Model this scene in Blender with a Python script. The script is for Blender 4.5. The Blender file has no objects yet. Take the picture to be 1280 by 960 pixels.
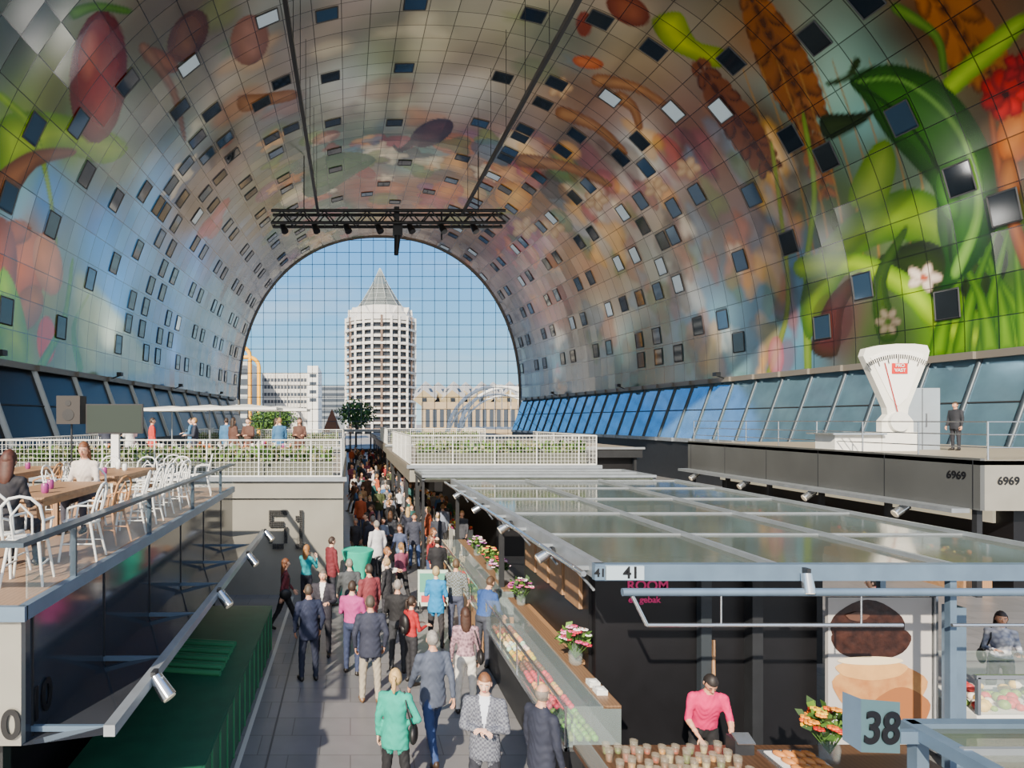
import bpy, math, random
import numpy as np
from mathutils import Vector, Matrix
random.seed(7); np.random.seed(7)
F=829.; CX=438.; CY=525.; CH=4.85
def W(px,py,Y):
    s=Y/F; return Vector(((px-CX)*s,Y,CH-(py-CY)*s))
def lin(c):
    c=c/255. if c>1 else c
    return c/12.92 if c<=0.04045 else ((c+0.055)/1.055)**2.4
def L3(c): return tuple(lin(float(x)) for x in c)
scn=bpy.context.scene
# ---------------------------------------------------------------- materials
MC={}
def pm(rgb,rough=.6,metal=0.,ns=0.,amt=0.,alpha=1.,spec=.5,emit=0.,kind='noise',rgb2=None,name=None,bump=0.):
    key=(tuple(rgb),rough,metal,ns,amt,alpha,spec,emit,kind,tuple(rgb2) if rgb2 else None,bump)
    if key in MC: return MC[key]
    m=bpy.data.materials.new(name or 'mat_%d_%d_%d'%tuple(int(x) for x in rgb)); m.use_nodes=True
    nt=m.node_tree; b=nt.nodes['Principled BSDF']
    c=L3(rgb)+(1,)
    b.inputs['Base Color'].default_value=c
    b.inputs['Roughness'].default_value=rough; b.inputs['Metallic'].default_value=metal
    b.inputs['Alpha'].default_value=alpha
    b.inputs['Specular IOR Level'].default_value=spec
    if emit>0:
        b.inputs['Emission Color'].default_value=c; b.inputs['Emission Strength'].default_value=emit
    if ns>0:
        tc=nt.nodes.new('ShaderNodeTexCoord')
        if kind=='noise': t=nt.nodes.new('ShaderNodeTexNoise'); t.inputs['Scale'].default_value=ns; t.inputs['Detail'].default_value=3; out=t.outputs['Fac']
        elif kind=='vor': t=nt.nodes.new('ShaderNodeTexVoronoi'); t.inputs['Scale'].default_value=ns; out=t.outputs['Distance']
        elif kind=='check': t=nt.nodes.new('ShaderNodeTexChecker'); t.inputs['Scale'].default_value=ns; out=t.outputs['Fac']
        elif kind=='wave': t=nt.nodes.new('ShaderNodeTexWave'); t.inputs['Scale'].default_value=ns; t.inputs['Distortion'].default_value=3; out=t.outputs['Fac']
        nt.links.new(tc.outputs['Object'],t.inputs['Vector'])
        mr=nt.nodes.new('ShaderNodeMapRange'); mr.inputs['From Min'].default_value=.3 if kind=='noise' else 0; mr.inputs['From Max'].default_value=.7 if kind=='noise' else 1
        nt.links.new(out,mr.inputs['Value'])
        mx=nt.nodes.new('ShaderNodeMix'); mx.data_type='RGBA'
        c2=L3(rgb2)+(1,) if rgb2 else tuple(x*(1-amt) for x in c[:3])+(1,)
        mx.inputs['A'].default_value=c; mx.inputs['B'].default_value=c2
        nt.links.new(mr.outputs['Result'],mx.inputs['Factor']); nt.links.new(mx.outputs['Result'],b.inputs['Base Color'])
        if bump>0:
            bp=nt.nodes.new('ShaderNodeBump'); bp.inputs['Strength'].default_value=bump; bp.inputs['Distance'].default_value=.02
            nt.links.new(out,bp.inputs['Height']); nt.links.new(bp.outputs['Normal'],b.inputs['Normal'])
    MC[key]=m; return m
STEEL=pm((158,165,172),.38,.5,3,.2,name='galvanised_steel')
STEELB=pm((108,130,152),.42,.4,3,.2,name='blue_grey_steel')
CHROME=pm((205,210,215),.18,.9,name='brushed_metal')
WHITE=pm((225,225,220),.5,0,6,.08,name='white_paint')
BLACK=pm((16,16,20),.45,0,4,.3,name='black_panel')
DARK=pm((34,36,40),.5,0,3,.3,name='dark_panel')
GREYP=pm((150,147,137),.35,.2,1.2,.15,name='grey_clad')
WOOD=pm((165,125,88),.55,0,9,.35,kind='wave',name='wood')
GLASS=pm((215,235,235),.03,0,alpha=.1,spec=.8,name='clear_glass')
# ---------------------------------------------------------------- mesh builder
class MB:
    def __init__(s): s.v=[];s.f=[];s.m=[];s.sm=[];s.mats=[]
    def mi(s,mat):
        if isinstance(mat,int): return mat
        if mat not in s.mats: s.mats.append(mat)
        return s.mats.index(mat)
    def add(s,vs,fs,mat,smooth=False):
        o=len(s.v); i=s.mi(mat)
        s.v.extend([tuple(v) for v in vs]); s.f.extend([tuple(o+k for k in f) for f in fs])
        s.m.extend([i]*len(fs)); s.sm.extend([smooth]*len(fs))
    def bx(s,x0,x1,y0,y1,z0,z1,mat):
        if x0>x1:x0,x1=x1,x0
        if y0>y1:y0,y1=y1,y0
        if z0>z1:z0,z1=z1,z0
        vs=[(x0,y0,z0),(x1,y0,z0),(x1,y1,z0),(x0,y1,z0),(x0,y0,z1),(x1,y0,z1),(x1,y1,z1),(x0,y1,z1)]
        s.add(vs,[(0,3,2,1),(4,5,6,7),(0,1,5,4),(1,2,6,5),(2,3,7,6),(3,0,4,7)],mat)
    def obox(s,c,d,mat,R=None):
        R=R or Matrix.Identity(3); c=Vector(c)
        vs=[c+R@Vector((x*d[0]/2,y*d[1]/2,z*d[2]/2)) for x,y,z in [(-1,-1,-1),(1,-1,-1),(1,1,-1),(-1,1,-1),(-1,-1,1),(1,-1,1),(1,1,1),(-1,1,1)]]
        s.add(vs,[(0,3,2,1),(4,5,6,7),(0,1,5,4),(1,2,6,5),(2,3,7,6),(3,0,4,7)],mat)
    def cyl(s,p0,p1,r0,mat,r1=None,n=8,smooth=True):
        p0=Vector(p0);p1=Vector(p1); r1=r0 if r1 is None else r1
        d=p1-p0
        if d.length<1e-6:return
        q=d.to_track_quat('Z','Y').to_matrix(); vs=[]
        for p,r in((p0,r0),(p1,r1)):
            for k in range(n):
                a=2*math.pi*k/n; vs.append(p+q@Vector((r*math.cos(a),r*math.sin(a),0)))
        s.add(vs,[(k,(k+1)%n,n+(k+1)%n,n+k) for k in range(n)],mat,smooth)
        s.add(vs,[tuple(range(n-1,-1,-1)),tuple(range(n,2*n))],mat)
    def tube(s,pts,r,mat,n=6):
        for a,b in zip(pts[:-1],pts[1:]): s.cyl(a,b,r,mat,n=n)
        for p in pts[1:-1]: s.ell(p,(r,r,r),mat,6,4)
    def ell(s,c,r,mat,n=12,m=8,R=None):
        c=Vector(c); R=R or Matrix.Identity(3); vs=[]
        vs.append(c+R@Vector((0,0,-r[2])))
        for j in range(1,m):
            ph=-math.pi/2+math.pi*j/m
            for k in range(n):
                a=2*math.pi*k/n
                vs.append(c+R@Vector((r[0]*math.cos(ph)*math.cos(a),r[1]*math.cos(ph)*math.sin(a),r[2]*math.sin(ph))))
        vs.append(c+R@Vector((0,0,r[2]))); T=len(vs)-1; fs=[]
        for k in range(n): fs.append((0,1+(k+1)%n,1+k)); fs.append((T,1+(m-2)*n+k,1+(m-2)*n+(k+1)%n))
        for j in range(m-2):
            for k in range(n): fs.append((1+j*n+k,1+j*n+(k+1)%n,1+(j+1)*n+(k+1)%n,1+(j+1)*n+k))
        s.add(vs,fs,mat,True)
    def loft(s,rings,mat,smooth=True,caps=True):
        n=len(rings[0]); vs=[p for r in rings for p in r]; fs=[]
        for j in range(len(rings)-1):
            for k in range(n): fs.append((j*n+k,j*n+(k+1)%n,(j+1)*n+(k+1)%n,(j+1)*n+k))
        s.add(vs,fs,mat,smooth)
        if caps: s.add(vs,[tuple(range(n-1,-1,-1)),tuple((len(rings)-1)*n+k for k in range(n))],mat)
    def lathe(s,c,prof,mat,n=14):
        c=Vector(c)
        s.loft([[c+Vector((r*math.cos(2*math.pi*k/n),r*math.sin(2*math.pi*k/n),z)) for k in range(n)] for r,z in prof],mat)
    def quad(s,a,b,c,d,mat): s.add([a,b,c,d],[(0,1,2,3)],mat)
    def leaves(s,x0,x1,y0,y1,z0,z1,n,size,mats,up=.5):
        for i in range(n):
            p=Vector((random.uniform(x0,x1),random.uniform(y0,y1),random.uniform(z0,z1)))
            d=Vector((random.gauss(0,1),random.gauss(0,1),random.gauss(up,1))).normalized()
            e=d.orthogonal().normalized(); e.rotate(Matrix.Rotation(random.random()*6.28,3,d))
            L=size*random.uniform(.6,1.3); w=L*.3
            s.add([p,p+d*L*.5+e*w,p+d*L,p+d*L*.5-e*w],[(0,1,2,3)],random.choice(mats))
    def mesh(s,name):
        me=bpy.data.meshes.new(name); me.from_pydata(s.v,[],s.f)
        for m in s.mats: me.materials.append(m)
        me.polygons.foreach_set('material_index',s.m); me.polygons.foreach_set('use_smooth',s.sm); me.update()
        return me
    def build(s,name,loc=(0,0,0),rz=0,parent=None):
        ob=bpy.data.objects.new(name,s.mesh(name)); scn.collection.objects.link(ob)
        ob.location=loc; ob.rotation_euler=(0,0,rz)
        if parent: ob.parent=parent
        return ob
def text(name,body,loc,rot,size,mat,parent=None,ext=.005):
    cu=bpy.data.curves.new(name,'FONT'); cu.body=body; cu.size=size; cu.extrude=ext; cu.align_x='CENTER'; cu.align_y='CENTER'; cu.offset=size*.02
    ob=bpy.data.objects.new(name,cu); scn.collection.objects.link(ob); ob.location=loc; ob.rotation_euler=rot
    cu.materials.append(mat)
    if parent: ob.parent=parent
    return ob
# ---------------------------------------------------------------- vault
N=2.2; ZB=7.9; HV=24.6
def wY(Y): return 21.2+(100-Y)/70*3.2
def cY(Y): return 4.4+(100-Y)/70*1.0
def sp(v,e): return math.copysign(abs(v)**e,v)
def prof(th,Y): return (cY(Y)+wY(Y)*sp(math.cos(th),2/N), ZB+HV*abs(math.sin(th))**(2/N))
ths=np.linspace(math.pi,0,4001)
PX=22.8*np.sign(np.cos(ths))*np.abs(np.cos(ths))**(2/N); PZ=HV*np.abs(np.sin(ths))**(2/N)
ARC=np.concatenate([[0],np.cumsum(np.hypot(np.diff(PX),np.diff(PZ)))]); STOT=ARC[-1]
def s_of(th): return float(np.interp(-th,-ths,ARC))
def th_of(s): return np.interp(s,ARC,ths)
def hit(px,py):
    def inside(Y):
        X=(px-CX)/F*Y; Z=CH-(py-CY)/F*Y
        return (abs(X-cY(Y))/wY(Y))**N+(max(0,Z-ZB)/HV)**N-1
    a=8.;b=130.
    if inside(b)<0: return None
    for _ in range(40):
        m=(a+b)/2
        if inside(m)>0:b=m
        else:a=m
    X=(px-CX)/F*b; Z=CH-(py-CY)/F*b
    cx=sp(max(-1,min(1,(X-cY(b))/wY(b))),N/2); cz=(max(0,Z-ZB)/HV)**(N/2)
    return s_of(math.atan2(cz,cx)),b
VS=45.
NT=540
Ys=[1/v for v in np.linspace(1/24.,1/100.,430)]
Ys=list(np.linspace(13,23.5,16))+Ys; Ys=np.array(Ys); NYv=len(Ys)
S=np.linspace(0,STOT,NT); TH=th_of(S)
Yg,Sg=np.meshgrid(Ys,S,indexing='ij'); Tg=np.broadcast_to(TH,(NYv,NT))
Wg=21.2+(100-Yg)/70*3.2; Cg=4.4+(100-Yg)/70
Xg=Cg+Wg*np.sign(np.cos(Tg))*np.abs(np.cos(Tg))**(2/N); Zg=ZB+HV*np.abs(np.sin(Tg))**(2/N)
U=Sg.ravel(); V=(VS*np.log(Yg)).ravel()
anch=[(20,30,70,85,80),(60,140,100,105,60),(20,180,120,145,50),(90,185,110,135,50),(150,200,100,115,100),(20,260,110,150,170),(62,240,80,135,200),(130,290,70,140,220),(180,270,90,150,215),(230,330,90,140,200),(100,420,160,175,120),(50,400,150,150,90),(20,430,110,160,50),(30,300,150,110,70),(200,400,70,120,190),(260,420,80,110,145),(290,380,90,100,110),(240,260,115,110,110),(280,200,120,112,105),(210,120,115,115,105),(180,40,100,92,84),(300,120,150,140,124),(250,30,115,104,92),(150,350,80,145,220),(150,450,90,140,180),  # left-wall blues: mural sky mixed with sky reflection put into the colour
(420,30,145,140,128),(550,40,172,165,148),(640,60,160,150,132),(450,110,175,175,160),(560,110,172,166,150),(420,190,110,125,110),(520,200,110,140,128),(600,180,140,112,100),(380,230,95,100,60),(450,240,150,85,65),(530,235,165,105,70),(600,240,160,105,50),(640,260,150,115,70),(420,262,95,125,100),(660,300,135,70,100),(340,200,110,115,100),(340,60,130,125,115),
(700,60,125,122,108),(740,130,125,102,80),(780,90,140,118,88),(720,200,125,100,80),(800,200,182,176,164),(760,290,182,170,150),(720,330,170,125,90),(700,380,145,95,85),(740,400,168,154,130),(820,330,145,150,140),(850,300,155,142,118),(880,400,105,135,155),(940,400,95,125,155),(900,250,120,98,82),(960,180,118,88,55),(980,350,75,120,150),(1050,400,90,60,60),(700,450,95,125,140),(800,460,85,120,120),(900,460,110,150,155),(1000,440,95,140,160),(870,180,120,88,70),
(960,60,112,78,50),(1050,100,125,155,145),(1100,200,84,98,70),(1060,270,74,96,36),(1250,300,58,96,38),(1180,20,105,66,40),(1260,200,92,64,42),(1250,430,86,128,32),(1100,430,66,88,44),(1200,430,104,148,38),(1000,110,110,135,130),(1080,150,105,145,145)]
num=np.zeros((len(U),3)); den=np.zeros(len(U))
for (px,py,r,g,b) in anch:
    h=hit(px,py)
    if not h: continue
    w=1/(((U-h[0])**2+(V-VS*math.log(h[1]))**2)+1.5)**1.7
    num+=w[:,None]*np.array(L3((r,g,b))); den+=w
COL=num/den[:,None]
def fn(u,v,sc,seed):
    r=np.random.RandomState(seed); o=np.zeros_like(u)
    for k in range(7):
        a=r.rand()*6.28; f=sc*(.6+r.rand()*1.4); o+=np.sin(u*f*math.cos(a)+v*f*math.sin(a)+r.rand()*6.28+1.3*np.sin(u*f*.6+k))
    return o/7
COL*=(1+.5*fn(U,V,.6,1))[:,None]*np.stack([1+.18*fn(U,V,.35,2),1+.12*fn(U,V,.4,3),1+.2*fn(U,V,.35,4)],1)
def smoothpoly(p,k=4):
    n=len(p); out=[]
    for i in range(n):
        p0,p1,p2,p3=[np.array(p[(i+j)%n],float) for j in(-1,0,1,2)]
        for t in np.linspace(0,1,k,endpoint=False):
            out.append(.5*((2*p1)+(-p0+p2)*t+(2*p0-5*p1+4*p2-p3)*t*t+(-p0+3*p1-3*p2+p3)*t**3))
    return out
def paint(pts,c1,c2=None,smooth=True,soft=.12,op=1.,tex=.15):
    P=smoothpoly(pts) if smooth else pts
    Q=[hit(p[0],p[1]) for p in P]; Q=[(q[0],VS*math.log(q[1])) for q in Q if q]
    if len(Q)<3: return
    paint_uv(np.array(Q),c1,c2,soft,op,tex)
def paint_uv(Q,c1,c2=None,soft=.12,op=1.,tex=.15):
    global COL
    lo=Q.min(0)-.3; hi=Q.max(0)+.3
    idx=np.where((U>lo[0])&(U<hi[0])&(V>lo[1])&(V<hi[1]))[0]
    if len(idx)==0: return
    u=U[idx];v=V[idx]; ins=np.zeros(len(idx),bool); dmin=np.full(len(idx),1e9)
    for i in range(len(Q)):
        a=Q[i];b=Q[(i+1)%len(Q)]
        if abs(b[1]-a[1])>1e-9:
            c=((a[1]>v)!=(b[1]>v))&(u<(b[0]-a[0])*(v-a[1])/(b[1]-a[1])+a[0]); ins^=c
        d=b-a; L=max(1e-9,d@d); t=np.clip(((u-a[0])*d[0]+(v-a[1])*d[1])/L,0,1)
        dmin=np.minimum(dmin,np.hypot(u-a[0]-t*d[0],v-a[1]-t*d[1]))
    m=np.clip(np.where(ins,dmin,-dmin)/soft+.5,0,1)*op
    md=dmin[ins].max() if ins.any() else 1
    t=np.clip(dmin/(md*.8),0,1)[:,None]
    ca=np.array(L3(c1)); cb=np.array(L3(c2 or c1)); col=ca*(1-t)+cb*t
    col=col*(1+tex*fn(u,v,2.2,int(abs(Q[0,0]*7))%97+5))[:,None]
    COL[idx]=COL[idx]*(1-m[:,None])+col*m[:,None]
def ellp(cx,cy,rx,ry,rot,c1,c2=None,op=1.,n=18):
    a=math.radians(rot); P=[]
    for k in range(n):
        t=2*math.pi*k/n; x=rx*math.cos(t);y=ry*math.sin(t)
        P.append((cx+x*math.cos(a)-y*math.sin(a),cy+x*math.sin(a)+y*math.cos(a)))
    paint(P,c1,c2,smooth=False,op=op)
def stroke(pts,w0,w1,c1,c2=None,op=1.,taper=True):
    pts=[np.array(p,float) for p in pts]; n=len(pts); Lf=[];Rt=[]
    for i,p in enumerate(pts):
        d=pts[min(i+1,n-1)]-pts[max(i-1,0)]; d/=np.linalg.norm(d)+1e-9; nrm=np.array([-d[1],d[0]])
        t=i/(n-1); w=(w0*(1-t)+w1*t)/2
        Lf.append(p+nrm*w);Rt.append(p-nrm*w)
    paint(Lf+Rt[::-1],c1,c2,op=op)
def wheat(p0,p1,n,sz,c1,c2):
    p0=np.array(p0,float);p1=np.array(p1,float); d=p1-p0; ang=math.degrees(math.atan2(d[1],d[0])); nr=np.array([-d[1],d[0]])/np.linalg.norm(d)
    for i in range(n):
        t=(i+.5)/n; w=sz*(.6+.6*math.sin(math.pi*min(1,t*.9+.1)))
        for sgn in(-1,1):
            c=p0+d*t+nr*sgn*w*.55
            ellp(c[0],c[1],w*.75,w*.36,ang+sgn*-28,c1 if (i+sgn)%2 else c2,c2,n=10)
        ellp(*(p0+d*t),w*.6,w*.3,ang,c2,c1,n=10)
for i in range(150):
    px=random.uniform(330,720); py=random.uniform(170,330)
    if i%4==0: px=random.uniform(180,900); py=random.uniform(0,300)
    h=hit(px,py)
    if not h: continue
    c=random.choice([(150,56,64),(170,100,50),(110,60,100),(66,100,58),(180,136,86),(60,95,112),(130,64,48),(195,182,155),(100,118,50),(80,62,54)])
    r=random.uniform(.7,2.4); a0=random.random()*6; k=random.choice([1,3,5])
    Q=np.array([[h[0]+r*math.cos(t+a0)*(1+.3*math.cos(k*t)),VS*math.log(h[1])+r*.7*math.sin(t+a0)*(1+.3*math.cos(k*t))] for t in np.linspace(0,6.28,22)[:-1]])
    paint_uv(Q,c,tuple(min(255,x*1.25) for x in c),op=.6 if py>170 else .3,soft=.15 if py>170 else .7)
for i in range(130):
    px=random.uniform(640,1000); py=random.uniform(170,490)
    h=hit(px,py)
    if not h: continue
    c=random.choice([(180,112,50),(120,58,74),(84,110,50),(195,186,168),(135,74,48),(90,118,138),(205,150,60),(104,86,76),(66,56,52),(76,48,40)])
    r=random.uniform(.5,1.8); a0=random.random()*6
    Q=np.array([[h[0]+1.3*r*math.cos(t+a0)*(1+.3*math.cos(3*t)),VS*math.log(h[1])+r*.8*math.sin(t+a0)*(1+.3*math.cos(3*t))] for t in np.linspace(0,6.28,20)[:-1]])
    paint_uv(Q,c,tuple(min(255,x*1.2) for x in c),op=.42,soft=.4)
paint([(0,150),(60,140),(130,160),(160,185),(130,205),(70,190),(30,215),(0,215)],(85,125,35),(140,165,60))
stroke([(0,120),(40,160),(60,230),(70,300)],10,4,(90,130,40),(130,160,60))
stroke([(0,240),(40,200),(90,190)],34,10,(100,62,44),(140,92,62))
ellp(123,96,36,84,4,(90,14,12),(140,40,26)); ellp(112,70,13,34,8,(128,46,34),(170,95,72),op=.6)
stroke([(90,18),(120,8),(160,14)],14,8,(60,100,40),(90,130,50))
ellp(235,45,36,22,-60,(84,50,36),(108,74,52)); ellp(312,50,24,32,10,(124,86,72),(146,106,90)); ellp(200,75,26,12,30,(104,66,50),(128,86,64))
stroke([(180,60),(215,110),(230,170)],14,5,(98,68,50),(126,92,70)); stroke([(300,130),(330,125),(368,118)],20,12,(130,88,58),(152,108,74))
for (x,y,rx,ry,ro,c) in [(35,335,26,46,10,(170,92,56)),(60,330,18,40,-10,(185,118,82)),(58,425,12,30,0,(215,60,30)),(35,385,18,30,20,(165,98,50)),(20,290,20,16,0,(135,70,40)),(0,330,22,60,0,(125,66,48))]:
    ellp(x,y,rx,ry,ro,c,tuple(min(255,v*1.22) for v in c))
paint([(0,340),(20,360),(35,420),(30,460),(0,460)],(110,160,30),(165,195,60))
stroke([(50,460),(80,400),(90,330)],10,4,(80,140,40),(120,170,60)); stroke([(100,460),(92,410),(110,370)],8,3,(90,150,50))
paint([(95,345),(125,365),(175,430),(190,465),(120,462),(100,420)],(195,205,150),(230,230,180),op=.6,soft=.8)  # pale diagonal streak: reflected sunbeam painted into the wall colour
ellp(540,166,29,15,-25,(66,36,38),(96,56,56)); stroke([(515,178),(500,188),(492,182)],7,3,(60,40,40))
ellp(642,246,24,19,20,(185,120,52),(210,158,82)); ellp(560,238,20,12,0,(172,86,50),(205,132,68)); ellp(455,215,16,8,20,(150,76,58))
paint([(378,240),(395,200),(440,190),(470,200),(440,220),(400,245)],(64,100,56),(100,128,84))
ellp(735,78,20,8,10,(155,76,42),(180,104,60)); ellp(785,12,30,18,30,(104,50,36),(136,76,52)); ellp(730,30,10,16,0,(124,60,42))
paint([(815,25),(850,15),(870,50),(905,62),(900,85),(860,72),(830,55)],(105,124,28),(155,165,54))
for a,b in(((745,100),(830,130)),((770,120),(800,160)),((700,140),(780,190)),((650,200),(760,230))):
    stroke([a,((a[0]+b[0])/2+6,(a[1]+b[1])/2-6),b],16,8,(126,80,48),(162,118,76))
for (x,y) in [(700,110),(820,235),(860,210),(745,250),(690,285),(655,285)]:
    for k in range(5): ellp(x+9*math.cos(k*1.256),y+7*math.sin(k*1.256),8,6,k*72,(160,124,92),(192,164,126),n=9,op=.8)
wheat((1015,150),(935,-10),11,26,(80,46,28),(130,78,40))
wheat((965,215),(870,75),10,19,(74,40,31),(112,66,43))
wheat((1240,95),(1150,-30),8,32,(86,46,22),(144,86,40))
wheat((1035,250),(1000,120),8,14,(96,58,34),(134,84,48))
for k in range(12):
    x=1000+k*20; stroke([(x,330),(x-25+k*2,220),(x-70+k*3,90)],2.5,1.5,(150,110,58),op=.8)
stroke([(960,470),(985,380),(975,260),(965,185)],7,4,(105,122,46),(132,145,62)); stroke([(1010,470),(1008,340),(1018,240),(1005,150)],9,5,(98,132,46),(130,155,70))
paint([(1000,378),(1025,310),(1075,262),(1140,235),(1185,262),(1180,310),(1120,300),(1075,320),(1040,370),(1012,425)],(64,104,24),(112,140,44))
paint([(1060,250),(1085,190),(1110,175),(1120,210),(1100,262)],(84,118,34),(124,146,58))
paint([(1090,330),(1150,300),(1195,330),(1180,400),(1130,352)],(28,40,18),(48,66,24)); paint([(1195,300),(1240,280),(1260,330),(1225,390),(1195,350)],(32,46,18),(54,76,26))
stroke([(1000,335),(1070,330),(1135,360),(1185,410),(1290,440)],26,32,(90,132,26),(148,178,56))
stroke([(1030,440),(1045,380),(1075,345)],34,12,(58,46,26),(100,56,48)); ellp(1040,400,26,36,10,(74,30,38),(96,46,50),op=.35)
stroke([(1110,420),(1100,350),(1130,290)],26,8,(42,72,22),(72,100,34))
for (x0,x1,x2) in [(1290,1262,1190),(1260,1250,1225),(1230,1240,1260),(1200,1215,1245),(1285,1275,1268),(1170,1190,1230),(1240,1225,1180)]:
    stroke([(x0,450),(x1,370),(x2,290)],22,4,(50,96,20),(112,156,38))
stroke([(1285,330),(1255,240),(1235,120)],18,6,(106,56,33),(148,88,50)); ellp(1268,170,22,34,10,(150,78,38),(188,118,64)); ellp(1262,225,14,30,0,(118,66,38),(155,100,56))
for k in range(7): ellp(1255+15*math.cos(k*.9),118+17*math.sin(k*.9),17,13,k*51,(120,12,16),(180,32,34),n=11)
for k in range(5): ellp(1275+12*math.cos(k*1.26),85+12*math.sin(k*1.26),12,9,k*72,(104,12,20),(155,32,36),n=11)
ellp(1257,118,5,5,0,(70,8,16)); 
paint([(1168,116),(1205,75),(1262,25),(1290,20),(1260,60),(1215,100),(1185,125)],(96,134,32),(145,172,64))
stroke([(1120,10),(1170,45),(1180,90)],14,8,(60,95,36),(94,126,52))
paint([(1062,98),(1108,80),(1165,95),(1212,140),(1240,200),(1243,262),(1226,322),(1176,368),(1182,330),(1172,290),(1168,240),(1140,205),(1108,170),(1082,128)],(30,70,22),(62,116,40))
stroke([(1075,102),(1125,100),(1180,140),(1215,200),(1222,270),(1195,340)],3,14,(98,145,64),(132,172,88),op=.8)
stroke([(1075,108),(1115,135),(1155,180),(1182,240),(1188,320)],3,5,(20,50,18),op=.8)
stroke([(1035,105),(1060,96),(1072,75)],5,9,(44,66,28)); stroke([(1030,160),(1070,150),(1090,140)],30,5,(28,44,22),(46,62,30))
ellp(1185,245,14,34,-15,(44,88,30),(78,132,52))
for k in range(5): ellp(1155+12*math.cos(k*1.256),347+7*math.sin(k*1.256),12,7,k*72,(170,148,134),(204,190,176),n=10)
ellp(1155,347,5,4,0,(170,80,54)); 
for k in range(6): ellp(1110+10*math.cos(k*1.05),402+11*math.sin(k*1.05),7,5,k*60,(150,118,118),(180,156,150),n=9,op=.5)
ellp(970,445,10,25,0,(170,84,100),(195,136,144),op=.7)
lum=(COL@np.array([.25,.65,.1]))[:,None]
COL=np.clip(lum+1.12*(COL-lum),0.003,.85)
COL=COL*(COL.mean(1,keepdims=True)/.25+.02)**.25*.93
Pv=np.stack([Xg,Yg,Zg],-1).reshape(-1,3)
fi=np.arange(NYv*NT).reshape(NYv,NT)
quads=np.stack([fi[:-1,:-1],fi[:-1,1:],fi[1:,1:],fi[1:,:-1]],-1).reshape(-1,4)
me=bpy.data.meshes.new('ceiling'); me.vertices.add(len(Pv)); me.vertices.foreach_set('co',Pv.ravel())
me.loops.add(quads.size); me.loops.foreach_set('vertex_index',quads.ravel()); me.polygons.add(len(quads))
me.polygons.foreach_set('loop_start',np.arange(0,quads.size,4)); me.polygons.foreach_set('loop_total',np.full(len(quads),4)); me.update(calc_edges=True)
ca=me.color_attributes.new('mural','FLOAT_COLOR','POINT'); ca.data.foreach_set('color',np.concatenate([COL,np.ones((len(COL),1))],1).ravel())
va=me.attributes.new('panel','FLOAT_VECTOR','POINT'); va.data.foreach_set('vector',np.stack([U,Yg.ravel(),np.zeros_like(U)],-1).ravel())
me.polygons.foreach_set('use_smooth',np.ones(len(quads),bool))
vault=bpy.data.objects.new('ceiling',me); scn.collection.objects.link(vault)
PS=1.9; PY=1.6
m=bpy.data.materials.new('mural_panels'); m.use_nodes=True; nt=m.node_tree; b=nt.nodes['Principled BSDF']; me.materials.append(m)
def nd(t,**k):
    n=nt.nodes.new(t)
    for a,v in k.items(): setattr(n,a,v)
    return n
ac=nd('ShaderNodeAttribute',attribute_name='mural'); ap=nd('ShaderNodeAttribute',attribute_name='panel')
dv=nd('ShaderNodeVectorMath',operation='DIVIDE'); dv.inputs[1].default_value=(PS,PY,1); nt.links.new(ap.outputs['Vector'],dv.inputs[0])
fr=nd('ShaderNodeVectorMath',operation='FRACTION'); nt.links.new(dv.outputs[0],fr.inputs[0])
fl=nd('ShaderNodeVectorMath',operation='FLOOR'); nt.links.new(dv.outputs[0],fl.inputs[0])
wn=nd('ShaderNodeTexWhiteNoise',noise_dimensions='3D'); nt.links.new(fl.outputs[0],wn.inputs['Vector'])
sx=nd('ShaderNodeSeparateXYZ'); nt.links.new(fr.outputs[0],sx.inputs[0])
def math_(op,a,bv):
    n=nd('ShaderNodeMath',operation=op)
    for i,x in enumerate((a,bv)):
        if isinstance(x,(int,float)): n.inputs[i].default_value=x
        else: nt.links.new(x,n.inputs[i])
    return n.outputs[0]
l1=math_('LESS_THAN',sx.outputs[0],.03); l2=math_('LESS_THAN',sx.outputs[1],.035); ln=math_('MAXIMUM',l1,l2)
v1=math_('MULTIPLY',wn.outputs['Value'],.2); v1=math_('ADD',v1,.9)
lf=math_('MULTIPLY',ln,-.72); lf=math_('ADD',lf,1.); fac=math_('MULTIPLY',v1,lf)
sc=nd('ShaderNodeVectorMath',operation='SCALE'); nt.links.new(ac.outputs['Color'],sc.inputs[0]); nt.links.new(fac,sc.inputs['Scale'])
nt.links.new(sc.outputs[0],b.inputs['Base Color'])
b.inputs['Roughness'].default_value=.15; b.inputs['Specular IOR Level'].default_value=.9
geo=nd('ShaderNodeNewGeometry'); sb=nd('ShaderNodeVectorMath',operation='SUBTRACT'); sb.inputs[1].default_value=(.5,.5,.5); nt.links.new(wn.outputs['Color'],sb.inputs[0])
s2=nd('ShaderNodeVectorMath',operation='SCALE'); s2.inputs['Scale'].default_value=.04; nt.links.new(sb.outputs[0],s2.inputs[0])
ad=nd('ShaderNodeVectorMath',operation='ADD'); nt.links.new(geo.outputs['Normal'],ad.inputs[0]); nt.links.new(s2.outputs[0],ad.inputs[1])
no=nd('ShaderNodeVectorMath',operation='NORMALIZE'); nt.links.new(ad.outputs[0],no.inputs[0]); nt.links.new(no.outputs[0],b.inputs['Normal'])
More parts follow.
